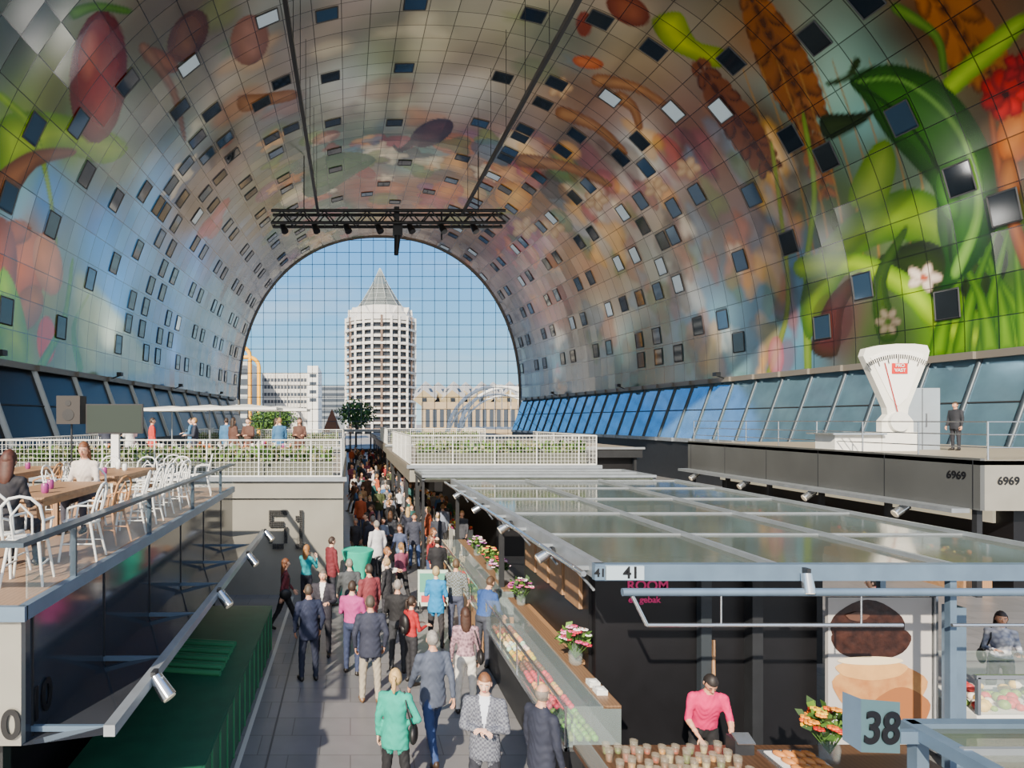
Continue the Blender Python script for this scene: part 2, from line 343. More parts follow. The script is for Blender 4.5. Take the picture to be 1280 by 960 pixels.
# windows on the vault
def wpos(s,Y,off=0):
    t=float(th_of(s)); x,z=prof(t,Y); t2=float(th_of(s+.1)); x2,z2=prof(t2,Y)
    d=Vector((x2-x,0,z2-z)).normalized(); n=Vector((d.z,0,-d.x))
    return Vector((x,Y,z))+n*off
WF=pm((38,40,44),.6,0,name='window_frame'); WG=[pm((26,34,42),.06,.2,spec=.8,name='window_pane'),pm((62,88,112),.08,.5,spec=.8,name='window_pane_blue'),pm((36,42,46),.1,.2,spec=.6)]
WL=pm((185,202,214),.2,0,name='window_blind')
def windows(name,lst,light=.1,grid=()):
    mb=MB(); used=set(); cells=[]
    for px,py in lst:
        h=hit(px,py)
        if not h: continue
        cells.append((int(h[0]//PS),int(h[1]//PY)))
    nl=len(cells); cells+=list(grid)
    for ci,(i,j) in enumerate(cells):
        if (i,j) in used: continue
        used.add((i,j)); s0=i*PS+.26;s1=(i+1)*PS-.22;y0=j*PY+.18;y1=(j+1)*PY-.16
        c=[wpos(s0,y0,.04),wpos(s1,y0,.04),wpos(s1,y1,.04),wpos(s0,y1,.04)]
        mb.quad(*c,random.choice(WG) if (random.random()>light or j<24) else WL)
        for a,b2 in zip(c,c[1:]+c[:1]): mb.cyl(a,b2,.04,WF,n=4,smooth=False)
    mb.build(name)
left=[(40,165),(5,225),(62,268),(103,228),(142,262),(185,240),(106,362),(145,326),(78,415),(145,436),(5,390),(200,262),(222,225),(235,243),(246,265),(197,312),(209,322),(190,360),(205,368),(163,393),(180,400),(203,413),(216,418),(198,450),(220,460),(155,120),(105,150),(220,130),(250,72),(241,178),(273,135),(288,172),(294,190),(254,200),(268,222),(340,103),(352,163),(322,20)]
right=[(1140,158),(1190,218),(1083,335),(1036,208),(993,163),(994,298),(1022,415),(1195,383),(1027,58),(1090,14),(917,65),(908,150),(940,260),(929,323),(932,433),(822,74),(845,130),(873,240),(895,389),(866,399),(847,356),(845,258),(838,312),(822,321),(1272,275),(798,177),(813,222),(791,243),(807,281),(826,366),(824,410),(850,449),(826,455),(770,133),(753,20),(798,376),(801,459)]
ceil=[(411,18),(414,99),(415,157),(416,190),(410,215),(535,4),(518,85),(503,156),(496,200),(487,229),(485,250),(657,18),(621,99),(595,157),(581,200),(700,103),(661,163),(640,205),(625,230),(560,225),(545,240),(455,240),(430,245),(600,250),(570,262)]
NI=int(STOT//PS); gl=[];gr=[]
for r_,i in enumerate(range(1,int(NI*.36),2)):
    for j in range(32,62):
        if (j+r_*3)%6 in(0,2) : gl.append((i,j))
        if (j+r_*3)%6 in(1,3): gr.append((NI-1-i,j))
windows('window_1',left,.05,gl); windows('window_2',right,.2,gr); windows('window_3',ceil,0)
# ---------------------------------------------------------------- lower walls / glazing
mirror=pm((135,178,206),.08,.7,1.,.25,name='facade_glass')
def lower(side,name,gl,zb,lean,colmat,step):
    mb=MB(); ys=np.arange(13,100.1,step)
    for a,b2 in zip(ys[:-1],ys[1:]):
        xa=cY(a)+side*wY(a); xb=cY(b2)+side*wY(b2)
        p=[Vector((xa,a,ZB)),Vector((xb,b2,ZB)),Vector((xb-side*lean,b2,zb)),Vector((xa-side*lean,a,zb))]
        mb.quad(*p,gl)
        mb.cyl(p[0],p[3],.13 if side>0 else .22,colmat,n=6); mid0=(p[0]+p[3])/2; mid1=(p[1]+p[2])/2
        mb.cyl(mid0,mid1,.05,WF,n=5)
        mb.quad(p[3],p[2],Vector((xb-side*lean,b2,0)),Vector((xa-side*lean,a,0)),DARK)
        mb.obox(((xa+xb)/2-side*.15,(a+b2)/2,ZB),(.5,step*1.02,.35),pm((110,105,98),.5,0))
        if side>0: mb.bx(xa-side*lean-.3,xa-side*lean+.3,a,b2,zb-.3,zb,STEEL)
    mb.build(name)
lower(1,'wall_right',mirror,3.4,1.6,pm((60,70,78),.4,.3),2.6)
lower(-1,'wall_left',pm((24,27,30),.3,.0,.5,.4,spec=.3),3.4,1.6,pm((175,180,180),.5,0),5.2)
# floor
mb=MB(); 
fm=bpy.data.materials.new('stone_tiles'); fm.use_nodes=True; nt=fm.node_tree; b=nt.nodes['Principled BSDF']
tc=nd('ShaderNodeTexCoord'); bt=nd('ShaderNodeTexBrick'); nt.links.new(tc.outputs['Object'],bt.inputs['Vector'])
bt.inputs['Scale'].default_value=1; bt.inputs['Brick Width'].default_value=.9; bt.inputs['Row Height'].default_value=.6; bt.inputs['Mortar Size'].default_value=.008
bt.inputs['Color1'].default_value=L3((116,116,118))+(1,); bt.inputs['Color2'].default_value=L3((127,126,128))+(1,); bt.inputs['Mortar'].default_value=L3((88,88,88))+(1,)
nz=nd('ShaderNodeTexNoise'); nz.inputs['Scale'].default_value=2.5; nt.links.new(tc.outputs['Object'],nz.inputs['Vector'])
mx=nd('ShaderNodeMix',data_type='RGBA',blend_type='MULTIPLY'); mx.inputs['Factor'].default_value=.25
nt.links.new(bt.outputs['Color'],mx.inputs['A']); nt.links.new(nz.outputs['Fac'],mx.inputs['B']); nt.links.new(mx.outputs['Result'],b.inputs['Base Color']); b.inputs['Roughness'].default_value=.38
mb.bx(-32,40,-30,100,-.3,0,fm); mb.build('floor')
mb=MB(); mb.bx(-1.62,-1.55,2,18.2,0,.006,pm((190,188,180),.5)); mb.bx(-1.2,-1.17,2,18.2,0,.005,pm((80,80,80),.5)); mb.build('trim_1')
mb=MB(); mb.bx(-300,300,100,700,-.4,-.05,pm((150,145,138),.8,0,.2,.2)); mb.build('plaza_ground')
# ---------------------------------------------------------------- end glass net
mb=MB(); YE=100; cab=pm((66,76,86),.4,.3,name='steel_cable')
x0=cY(YE)-wY(YE); x1=cY(YE)+wY(YE)
def topz(x):
    t=abs((x-cY(YE))/wY(YE)); return ZB+HV*max(0,1-t**N)**(1/N)
def halfx(z):
    if z<ZB: return wY(YE)
    return wY(YE)*max(0,1-((z-ZB)/HV)**N)**(1/N)
nx=23
for i in range(1,nx): 
    x=x0+(x1-x0)*i/nx; mb.cyl((x,YE,0),(x,YE,topz(x)),.042,cab,n=4)
for j in range(18):
    z=1.0+j*1.82
    if z<ZB+HV: h=halfx(z); mb.cyl((cY(YE)-h,YE,z),(cY(YE)+h,YE,z),.042,cab,n=4)
pts=[Vector((prof(t,YE)[0],YE-.05,prof(t,YE)[1])) for t in np.linspace(math.pi,0,60)]
mb.tube([Vector((x0,YE-.05,0))]+pts+[Vector((x1,YE-.05,0))],.22,pm((90,84,76),.4,.4),n=6)
mb.bx(x0,x1,YE-.2,YE+.2,0,.5,DARK); mb.bx(-3,9,YE-2.5,YE-2.2,3.1,3.5,STEEL)
for x in(-3,0,3,6,9): mb.cyl((x,YE-2.3,0),(x,YE-2.3,3.2),.12,DARK)
mb.build('window_4')
# ---------------------------------------------------------------- truss and rails
mb=MB(); YT=65
xl=W(340,272,YT).x; xr=W(630,272,YT).x; zt=W(0,266,YT).z; zb=W(0,281,YT).z
for y in(YT-.7,YT+.7):
    for z in(zt,zb): mb.cyl((xl,y,z),(xr,y,z),.16,BLACK,n=6)
n=22
for i in range(n):
    a=xl+(xr-xl)*i/n; c=xl+(xr-xl)*(i+1)/n
    for y in(YT-.7,YT+.7):
        mb.cyl((a,y,zt if i%2 else zb),(c,y,zb if i%2 else zt),.07,BLACK,n=4)
    mb.cyl((a,YT-.7,zb),(a,YT+.7,zb),.06,BLACK,n=4)
    if i%3==1: mb.cyl((a,YT,zb),(a+.3,YT-.4,zb-.8),.28,BLACK,.35,n=8)
for px in(380,598):
    x=W(px,272,YT).x; mb.cyl((x,YT,zt),(x,YT,topz(x) if abs(x-cY(YT))<20 else 30),.05,BLACK,n=4)
xc=W(497,290,YT).x
mb.obox((xc,YT,zb-.5),(.9,.9,1.2),BLACK); mb.cyl((xc,YT,zb-.9),(xc-.15,YT-.2,zb-3),.34,BLACK,.22); mb.obox((xc-.1,YT,zb+.9),(.5,.6,1.6),BLACK)
mb.cyl(W(552,262,YT),W(552,300,YT),.08,BLACK); 
mb.build('lighting_truss')
mb=MB()
for x in(-3.1,10.8):
    mb.bx(x-.11,x+.11,24,YT-1,24.6,24.9,BLACK)
    for y in range(26,64,5): mb.cyl((x,y,24.9),(x,y,ZB+HV*max(0,1-abs((x-cY(y))/wY(y))**N)**(1/N)-.1),.02,BLACK,n=4)
mb.build('hanging_rail')
# ---------------------------------------------------------------- outside city
mb=MB(); TY=240; tc_=W(475,0,TY).x; B1=pm((208,205,198),.7,0,.4,.12); B2=pm((112,90,76),.6,0,1.,.3); B3=pm((58,66,76),.3)
def octr(r,z,rot=math.pi/12,n=12,c=(0,0)): return [Vector((tc_+c[0]+r*math.cos(rot+2*math.pi*k/n),TY+c[1]+r*math.sin(rot+2*math.pi*k/n),z)) for k in range(n)]
R=13.3
mb.loft([octr(R-1.5,0),octr(R-1.5,41)],pm((52,58,66),.35,0,.8,.3),False)
nf=16
for i in range(nf):
    z=1+i*2.5; rr_=R-(.5 if i%2 else 0)
    mb.loft([octr(rr_,z),octr(rr_,z+.75)],B1,False)
    mb.loft([octr(R-.9,z+.75),octr(R-.9,z+1.05)],B2 if i<12 else B1,False)
pts8=octr(R-.5,0)
for k in range(12):
    a=pts8[k];c=pts8[(k+1)%12]
    for t in(0,.5):
        p=a.lerp(c,t); w=.36
        mb.bx(p.x-w,p.x+w,p.y-w,p.y+w,0,41,B1 if t==0 or k%2 else B2)
    p=a.lerp(c,.5); d=Vector((p.x-tc_,p.y-TY,0)).normalized(); sdv=Vector((-d.y,d.x,0)); p=p-d*.8
    q=[p+sdv*2.6+Vector((0,0,41)),p-sdv*2.6+Vector((0,0,41)),p+Vector((0,0,44.6)),p-d*5+Vector((0,0,44.8))]
    mb.add(q,[(0,1,2),(0,2,3),(1,3,2)],B1)
mb.loft([octr(R-.2,39.6),octr(R-.6,41),octr(R-2.8,43.2),octr(9.8,45)],pm((190,188,182),.6),False)
RG=pm((104,110,108),.65,0,.8,.2,spec=.2); RK=pm((168,172,170),.6)
mb.loft([octr(8.8,44.6),octr(6.4,48),octr(4.0,52),octr(3.0,53.6)],RG,False)
mb.loft([octr(3.0,53.6),octr(.12,59.8)],pm((88,100,104),.5,0,spec=.3),False)
for i in range(12):
    A=[octr(8.85,44.6)[i],octr(6.45,48)[i],octr(4.05,52)[i],octr(3.05,53.6)[i],octr(.15,59.8)[i]]
    for u_,v_ in zip(A[:-1],A[1:]): mb.cyl(u_,v_,.09,RK,n=4)
for zz,r in((46.3,7.65),(48,6.4),(50,5.2),(52,4.05)): 
    o=octr(r+.05,zz)
    for i in range(12): mb.cyl(o[i],o[(i+1)%12],.08,RK,n=4)
mb.build('pencil_tower')
mb=MB(); LY=160; 
a=W(327,470,LY); c=W(398,500,LY); mb.bx(a.x,W(385,0,LY).x,LY,LY+20,-.05,W(0,466,LY).z,B1); mb.bx(W(385,0,LY).x,c.x,LY-2,LY+20,-.05,W(0,458,LY).z,WHITE)
for k in range(5):
    z=W(0,473+k*9,LY).z; mb.bx(a.x+.3,W(383,0,LY).x,LY-.1,LY,z-.75,z,B3)
for k in range(14): x=a.x+.5+k*.8; mb.bx(x,x+.12,LY-.15,LY,3,W(0,468,LY).z,B1)
for k in range(4): z=W(0,468+k*10,LY).z; mb.bx(c.x-2,c.x-.4,LY-2.1,LY-2,z-.8,z,B3)
mb.build('office_building')
mb=MB(); YEL=pm((248,176,6),.4,0); 
for dx,dz in((0,0),(1.9,-2.3)):
    rb=2.2
    P=[Vector((-27,140,20.4+dz))]+[Vector((-21.2+dx-rb+rb*math.sin(t),140,20.4+dz-rb+rb*math.cos(t))) for t in np.linspace(0,1.57,6)]+[Vector((-21.2+dx,140,0))]
    mb.tube(P,.42,YEL,n=8)
mb.bx(-40,-22.2,143,158,-.05,17.5,pm((170,176,180),.4,.1)); 
for k in range(7): mb.bx(-40,-22.15,142.9,143,2+k*2.1,3.2+k*2.1,B3)
mb.build('yellow_ventilation_pipes')
mb=MB(); 
a=W(396,482,300); mb.bx(a.x,W(432,0,300).x,300,330,-.05,a.z,pm((120,128,135),.5,0,.4,.2))
for k in range(6): mb.bx(a.x+.3,W(431,0,300).x,299.8,300,a.z-2-k*2.6,a.z-.8-k*2.6,B3)
mb.build('distant_block')
CW=pm((215,205,190),.6,0,.5,.15); CR=pm((168,166,162),.6); CYL=pm((196,178,140),.6)
for k in range(8):
    mb=MB(); cx=W(532+k*17.5,0,175).x; cy=175+(k%2)*3; cz=11.4
    Rm=Matrix.Rotation(math.radians(45),3,'Z')@Matrix.Rotation(math.radians(54.7),3,'X')@Matrix.Rotation(math.radians(45),3,'Z')
    s_=4.3; V8=[Vector((cx,cy,cz))+Rm@Vector((x,y,z))*s_/2 for x,y,z in [(-1,-1,-1),(1,-1,-1),(1,1,-1),(-1,1,-1),(-1,-1,1),(1,-1,1),(1,1,1),(-1,1,1)]]
    for f in[(0,3,2,1),(4,5,6,7),(0,1,5,4),(1,2,6,5),(2,3,7,6),(3,0,4,7)]:
        cf=sum((V8[i] for i in f),Vector())/4; nn=(cf-Vector((cx,cy,cz))).normalized()
        mb.add([V8[i] for i in f],[(0,1,2,3)],CR if nn.z>0 else CYL)
        mb.obox(cf+nn*.03,(1.2,1.2,.08),B3,nn.to_track_quat('Z','Y').to_matrix())
    mb.cyl((cx,cy,-.05),(cx,cy,9),1.1,CW,n=6,smooth=False); mb.build('cube_house')
mb=MB(); a=W(527,503,172); mb.bx(a.x,W(650,0,172).x,168,172,-.05,W(0,503,172).z,pm((165,145,115),.6,0,.5,.2))
for k in range(14): mb.bx(a.x+.6+k*1.8,a.x+1.6+k*1.8,167.9,168,3,7.5,B3)
mb.build('shop_terrace_building')
mb=MB()
for off in(0,5):
    P=[Vector((W(622,0,130).x+10*math.cos(t)+off*.6,130+off,1+10.5*math.sin(t))) for t in np.linspace(math.pi,0,20)]
    mb.tube(P,.36,WHITE,n=6)
    Q=[p-Vector((0,0,1.6)) for p in P]
    mb.tube(Q,.2,WHITE,n=5)
    for p,q in zip(P[::1],Q[::1]): mb.cyl(p,q,.09,WHITE,n=4)
    for k in range(2,18,2): mb.cyl(Q[k],(Q[k].x,Q[k].y,3),.07,WHITE,n=4)
mb.bx(W(585,0,130).x,W(665,0,130).x,130,138,3,3.4,WHITE); mb.build('station_arch')
G1=pm((58,92,32),.7);G2=pm((90,128,44),.7);G3=pm((40,68,26),.7)
def tree(x,y,h,r,name='plane_tree'):
    mb=MB(); tr=pm((75,60,48),.8)
    mb.cyl((0,0,-.05),(0,0,h*.5),.22,tr,.14)
    for k in range(8):
        a=k*.8; mb.cyl((0,0,h*(.35+.03*k)),(r*.6*math.cos(a),r*.6*math.sin(a),h*(.6+.03*k)),.09,tr,.03,n=5)
    for i in range(1500):
        d=Vector((random.gauss(0,1),random.gauss(0,1),random.gauss(0,1))).normalized()*r*random.uniform(.45,1)*(1+.2*math.sin(i))
        p=Vector((0,0,h*.66))+Vector((d.x,d.y,d.z*.75)); mb.leaves(p.x,p.x,p.y,p.y,p.z,p.z,1,.55,[G1,G2,G3])
    mb.build(name,(x,y,0))
tree(W(445,0,118).x,118,8.9,3.3); tree(W(350,0,135).x,135,7.5,3); tree(W(330,0,128).x,128,7.,3.)
mb=MB(); p=W(415,0,112); mb.add([(p.x-2.3,110,1),(p.x+2.3,110,1),(p.x+2.3,114,1),(p.x-2.3,114,1),(p.x,112,6.8)],[(0,1,4),(1,2,4),(2,3,4),(3,0,4)],pm((140,92,62),.7)); 
for dx in(-2.2,2.2):
    for y in(110,114): mb.cyl((p.x+dx,y,-.05),(p.x+dx,y,1),.1,DARK)
mb.build('market_tent')
# ---------------------------------------------------------------- kiosks
def meshrail(mb,p0,p1,z0,h=1.05,cell=.12,mat=WHITE,thin=.006):
    p0=Vector(p0);p1=Vector(p1); d=p1-p0; L=d.length; n=int(L/cell)
    for i in range(n+1):
        q=p0+d*i/n; mb.cyl((q.x,q.y,z0+.05),(q.x,q.y,z0+h),thin if i%12 else .025,mat,n=4)
    k=int(h/cell)
    for j in range(k+1):
        z=z0+.05+(h-.05)*j/k; mb.cyl((p0.x,p0.y,z),(p1.x,p1.y,z),thin if 0<j<k else .025,mat,n=4)
def goods(mb,x0,x1,y0,y1,z,n,pal=None):
    for i in range(n):
        c=random.choice(pal or [(200,50,40),(230,140,40),(110,150,50),(225,205,90),(160,60,110),(230,225,210),(120,70,40)])
        r=random.uniform(.04,.085); mb.ell((random.uniform(x0,x1),random.uniform(y0,y1),z+r*.8),(r,r,r*.9),pm(c,.5),6,5)
def kiosk(name,x0,x1,y0,y1,zd,solid_front,aisle_side,core,plants=True,fasc=.55,fmat=GREYP,rail=True):
    mb=MB()
    mb.bx(x0,x1,y0,y1,zd-.12,zd,pm((140,132,120),.6,0,2,.15)); mb.bx(x0,x1,y0,y0+.08,zd-fasc,zd-.12,fmat); mb.bx(x0,x1,y1-.08,y1,zd-fasc,zd-.12,fmat)
    mb.bx(x0,x0+.08,y0+.08,y1-.08,zd-fasc,zd-.12,fmat); mb.bx(x1-.08,x1,y0+.08,y1-.08,zd-fasc,zd-.12,fmat)
    mb.bx(x0-.1,x1+.1,y0-.1,y0,zd-.08,zd+.04,STEEL)
    for x in(x0+.3,x1-.3):
        for y in np.arange(y0+.3,y1,4.5): mb.bx(x-.07,x+.07,y-.07,y+.07,0,zd-.12,DARK)
    cx0,cx1=core; mb.bx(cx0,cx1,y0+.6,y1-.6,0,zd-.15,BLACK)
    if solid_front: mb.bx(x0,x1,y0+.09,y0+.2,0,zd-fasc+.02,fmat)
    cxa=(x1-1.,x1-.2) if aisle_side>0 else (cx0-1.5,cx0-.8)
    y=y0+.8
    while y<y1-2:
        mb.bx(cxa[0],cxa[1],y,y+2.6,0,.9,random.choice([DARK,WOOD,pm((190,190,185),.4),pm((120,50,40),.5)])); goods(mb,cxa[0],cxa[1],y,y+2.6,.9,55)
        sx=(cx0-.02) if aisle_side<0 else (cx1+.02)
        c=random.choice([(230,200,140),(240,235,220),(200,60,40),(60,120,120),(230,150,60)])
        mb.bx(sx-.03,sx+.03,y+.2,y+2.3,1.9,2.5,pm(c,.5,emit=.8)); 
        for q in range(3): mb.cyl((cxa[0]+.4,y+.4+q*.9,zd-.2),(cxa[0]+.4,y+.4+q*.9,zd-.5),.06,pm((255,225,170),.4,emit=6.),.1)
        y+=3.4
    if rail:
        meshrail(mb,(x0+.05,y0+.05,0),(x1-.05,y0+.05,0),zd); xs=x1-.05 if aisle_side>0 else x0+.05
        meshrail(mb,(xs,y0+.05,0),(xs,min(y1,y0+10),0),zd,cell=.18)
        meshrail(mb,((x1-.05) if aisle_side<0 else (x0+.05),y0+.05,0),((x1-.05) if aisle_side<0 else (x0+.05),min(y1,y0+8),0),zd,cell=.2)
    ob=mb.build(name)
    if plants:
        pb=MB(); xa,xb=(x0+.3,x1-.3)
        pb.bx(xa,xb,y0+.3,y0+.9,zd,zd+.45,pm((90,92,80),.6)); pb.leaves(xa,xb,y0+.3,y0+.9,zd+.4,zd+.72,int((xb-xa)*190),.2,[G1,G2,G3,pm((120,135,80),.7),pm((150,145,105),.7)],up=1.8)
        pb.build('planter_hedge')
    return ob
k1=kiosk('market_stall',-9.8,-.2,18.3,34,3.24,True,1,(-8.8,-1.4))
dg=MB(); pat=["11111 00100","10000 01100","11110 00100","00001 00100","00001 00100","10001 00100","01110 01110"]
for r,row in enumerate(pat):
    for c,ch in enumerate(row):
        if ch=='1':
            for a in range(3):
                for b_ in range(3):
                    x=-2.25+c*.105+a*.033; z=2.32-r*.155-b_*.05; dg.bx(x,x+.022,18.275,18.3 if z>2.7 else 18.385,z,z+.034,pm((60,60,60),.5))
dg.build('number_51',parent=k1)
k2=kiosk('market_stall',2.05,8.6,23,38,3.25,False,-1,(5.2,8.4))
kiosk('market_stall',-9.5,-.4,38,58,3.24,False,1,(-8.8,-1.6)); kiosk('market_stall',2.3,8.6,42,60,3.25,False,-1,(5.4,8.4)); kiosk('market_stall',-9.5,-.6,62,84,3.24,False,1,(-8.8,-1.8),rail=False,plants=False); kiosk('market_stall',2.6,8.6,64,84,3.25,False,-1,(5.4,8.4),rail=False,plants=False)
kiosk('market_stall',10.5,16.3,37,58,3.3,False,-1,(12,16),plants=False,fmat=DARK,rail=False); kiosk('market_stall',10.5,16.3,62,86,3.3,False,-1,(12,16),plants=False,fmat=DARK,rail=False)
# near left kiosk
mb=MB(); FAS=pm((66,70,78),.1,.35,.8,.35,name='fascia_glass'); X1=-2.88; Y0=5.8; Y1=16.2; ZD=3.2; HRL=pm((62,76,88),.35,.3)
mb.bx(-13,X1,Y0,Y1,ZD-.12,ZD,pm((150,122,98),.6,0,6,.2,kind='wave'))
mb.bx(-13,X1,Y0,Y0+.08,2.0,ZD-.12,GREYP); mb.bx(X1-.08,X1,Y0+.08,Y1,2.0,ZD-.12,FAS); mb.bx(X1-.02,X1+.06,Y0-.02,Y1,ZD-.1,ZD+.03,STEELB); mb.bx(-13,X1+.06,Y0-.06,Y0,ZD-.1,ZD+.03,STEELB)
mb.quad((X1,Y0,2.0),(-2.12,Y0,2.1),(-2.12,Y1,2.1),(X1,Y1,2.0),FAS)
mb.bx(-2.16,-2.06,Y0,Y1,2.08,2.18,STEEL); 
for y in np.arange(Y0+.2,Y1,1.75):
    mb.bx(X1-.01,X1+.012,y-.012,y+.012,2.0,ZD-.1,DARK); mb.bx(X1,-2.1,y-.02,y+.02,2.04,2.09,STEELB)
for y in np.arange(Y0+.4,Y1,3.2): mb.bx(-3.4,-3.25,y,y+.15,0,ZD-.12,DARK)
mb.bx(-12,-3.6,Y0+.5,Y1-.3,0,ZD-.15,BLACK)
mb.bx(X1-.07,X1+.07,Y0-.1,Y1,3.75,3.79,HRL); mb.bx(-13,X1-.07,Y0-.1,Y0+.04,3.75,3.79,HRL)
for y in np.arange(Y0+1.1,Y1,2.6): mb.bx(X1-.03,X1+.03,y-.02,y+.02,ZD,3.75,HRL)
mb.bx(X1-.008,X1+.008,Y0+.1,Y1,ZD+.06,3.7,GLASS)
kl=mb.build('terrace_kiosk')
text('number_10','10',(-2.86,6.15,2.25),(math.radians(90),0,math.radians(90)),.42,BLACK,kl)
text('number_10_front','10',(-3.05,5.78,2.18),(math.radians(90),0,0),.36,BLACK,kl)
def spot(mb,p,d,mat=CHROME,s=1.):
    p=Vector(p); d=Vector(d).normalized(); mb.cyl(p,p+Vector((0,0,-.06*s)),.02*s,STEEL); q=p+Vector((0,0,-.1*s))
    mb.cyl(q-d*.12*s,q+d*.14*s,.07*s,mat,.085*s,n=14); mb.cyl(q+d*.14*s,q+d*.15*s,.07*s,pm((255,240,210),.3),n=14)
    mb.obox(q-d*.14*s,(.05*s,.12*s,.1*s),DARK)
for y in(6.9,10.3,13.2,15.9):
    mb=MB(); mb.cyl((-2.06,y,2.15),(-1.98,y,2.15),.02,STEEL); spot(mb,(-1.96,y,2.18),(.6,-.3,-.65)); mb.build('spot_lamp')
mb=MB(); GR=pm((30,92,66),.55,0,3,.25,name='green_tarp'); GR2=pm((50,125,84),.5)
mb.bx(-3.2,-1.72,6.0,14.0,.82,.9,GR); mb.bx(-1.74,-1.68,6.0,14.0,.0,.92,GR); mb.bx(-3.2,-1.74,13.95,14,0,.82,GR)
for y in np.arange(6,14.1,.5): mb.bx(-1.69,-1.66,y,y+.03,0,.9,GR2)
for k in range(9): mb.cyl((-2.9,10.4+k*.17,.93+.02*(k%2)),(-2.0,10.2+k*.17,.95+.02*(k%2)),.05,GR2,n=6)
mb.bx(-3.2,-1.65,5.95,14.05,.9,.915,GR); mb.build('covered_market_counter')
# ---------------------------------------------------------------- right canopy stall
mb=MB(); RG_=pm((100,108,94),.08,.0,.6,.3,alpha=.7,spec=.8,name='roof_glass'); RX0,RX1,RY0,RY1,RZ=3.1,9.8,8.2,20.,3.0
mb.bx(RX0+.1,RX1,RY0+.1,RY1,RZ-.01,RZ+.01,RG_)
for x in(RX0,5.3,7.5,RX1): mb.bx(x-.035,x+.035,RY0,RY1,RZ+.01,RZ+.07,STEEL)
for y in(RY0+.05,10.6,13,15.4,17.8,RY1): mb.bx(RX0,RX1,y-.02,y+.02,RZ+.01,RZ+.04,STEEL)
mb.bx(RX0-.1,RX1+.5,RY0-.08,RY0+.04,RZ-.12,RZ+.08,STEELB); mb.bx(RX0-.08,RX0+.04,RY0,RY1,RZ-.12,RZ+.08,STEEL)
mb.cyl((RX0-.25,RY0-.1,RZ-.03),(RX0-.25,RY1,RZ-.03),.035,CHROME); mb.cyl((3.3,RY0-.15,2.76),(9.9,RY0-.15,2.76),.05,STEELB)
for y in np.arange(RY0+.2,RY1,1.5): mb.bx(RX0-.28,RX0,y,y+.05,RZ-.05,RZ,STEEL); mb.cyl((RX0-.02,y,RZ-.3),(RX0-.02,y+1.4,RZ-.08),.02,STEEL,n=5)
mb.cyl((3.6,RY0-.15,2.36),(6.7,RY0-.15,2.36),.025,CHROME); mb.cyl((3.42,RY0-.15,2.72),(3.6,RY0-.15,2.36),.025,CHROME); mb.cyl((7.3,RY0-.15,2.36),(9.6,RY0-.15,2.36),.022,CHROME)
for x in(4.5,6.2): mb.cyl((x,RY0-.15,2.72),(x,RY0-.15,2.36),.012,CHROME,n=5)
for x in(7.42,): 
    for y in(RY0,13.,19.8): mb.bx(x-.04,x+.04,y-.04,y+.04,0,RZ,STEELB)
for x in(9.6,): 
    for y in(12.,19.8): mb.bx(x-.05,x+.05,y-.05,y+.05,0,RZ,STEELB)
mb.bx(RX0+.05,RX0+.15,RY1-.2,RY1-.1,0,RZ,DARK); mb.bx(RX0+.05,RX0+.15,14,14.1,0,RZ,DARK)
for y in(10.6,13,15.4,17.8): mb.bx(RX0,RX1,y-.03,y+.03,RZ-.12,RZ-.02,pm((70,76,80),.5))
mb.bx(3.12,3.58,RY0-.12,RY0-.08,2.9,3.07,pm((160,178,190),.5)); mb.bx(2.98,3.1,RY0-.12,RY0-.08,2.9,3.07,STEELB)
ks=mb.build('glass_roofed_stall')
text('number_41','41',(3.42,RY0-.125,2.985),(math.radians(90),0,0),.2,BLACK,ks); text('number_41_side','41',(3.04,RY0-.125,2.985),(math.radians(90),0,0),.14,BLACK,ks)
for (x,y,d) in [(5.55,8.05,(0,-.2,-1)),(2.85,9.7,(-.8,0,-.5)),(2.85,12.2,(-.8,0,-.5)),(2.85,14.8,(-.8,.1,-.5)),(2.85,17.5,(-.8,0,-.5))]:
    mb=MB(); spot(mb,(x,y,2.97),d,s=.9); mb.build('spot_lamp')
mb=MB(); mb.bx(2.2,9.4,20.4,22.8,3.02,3.1,RG_); 
for y in(20.4,21.6,22.8): mb.bx(2.2,9.4,y-.04,y+.04,3.08,3.16,STEEL)
for x in(2.25,9.35): mb.bx(x-.05,x+.05,20.4,22.8,3.0,3.16,STEEL); mb.bx(x-.04,x+.04,20.5,20.6,0,3.05,DARK); mb.bx(x-.04,x+.04,22.5,22.6,0,3.05,DARK)
mb.build('glass_canopy')
mb=MB(); mb.bx(3.55,6.75,9.6,9.75,0,2.85,BLACK); mb.bx(3.5,3.62,9.75,13.2,0,2.85,BLACK); mb.bx(3.5,9.4,13.2,13.35,0,2.85,BLACK); mb.bx(5.7,5.85,9.4,9.6,0,2.85,DARK)
for k in range(4): mb.bx(3.44,3.5,10+k*.8,10.65+k*.8,2.0,2.6,WOOD)
for k in range(3): mb.bx(3.4,3.5,9.9,13,1.2+k*.02,1.22+k*.02,WOOD)
mb.cyl((5.05,9.2,0),(5.2,9.5,1.7),.025,WOOD)
mb.bx(5.0,5.15,9.45,9.58,0,2.8,pm((44,50,56),.5))
mb.bx(3.55,9.7,13.4,13.5,2.3,2.8,pm((60,60,62),.5))
kk=mb.build('stall_back_panel')
text('pink_lettering','en gebak',(4.25,9.59,2.25),(math.radians(90),0,0),.13,pm((190,40,110),.5),kk); text('pink_lettering_2','ROOM',(4.3,9.59,2.45),(math.radians(90),0,0),.2,pm((190,40,110),.5),kk)
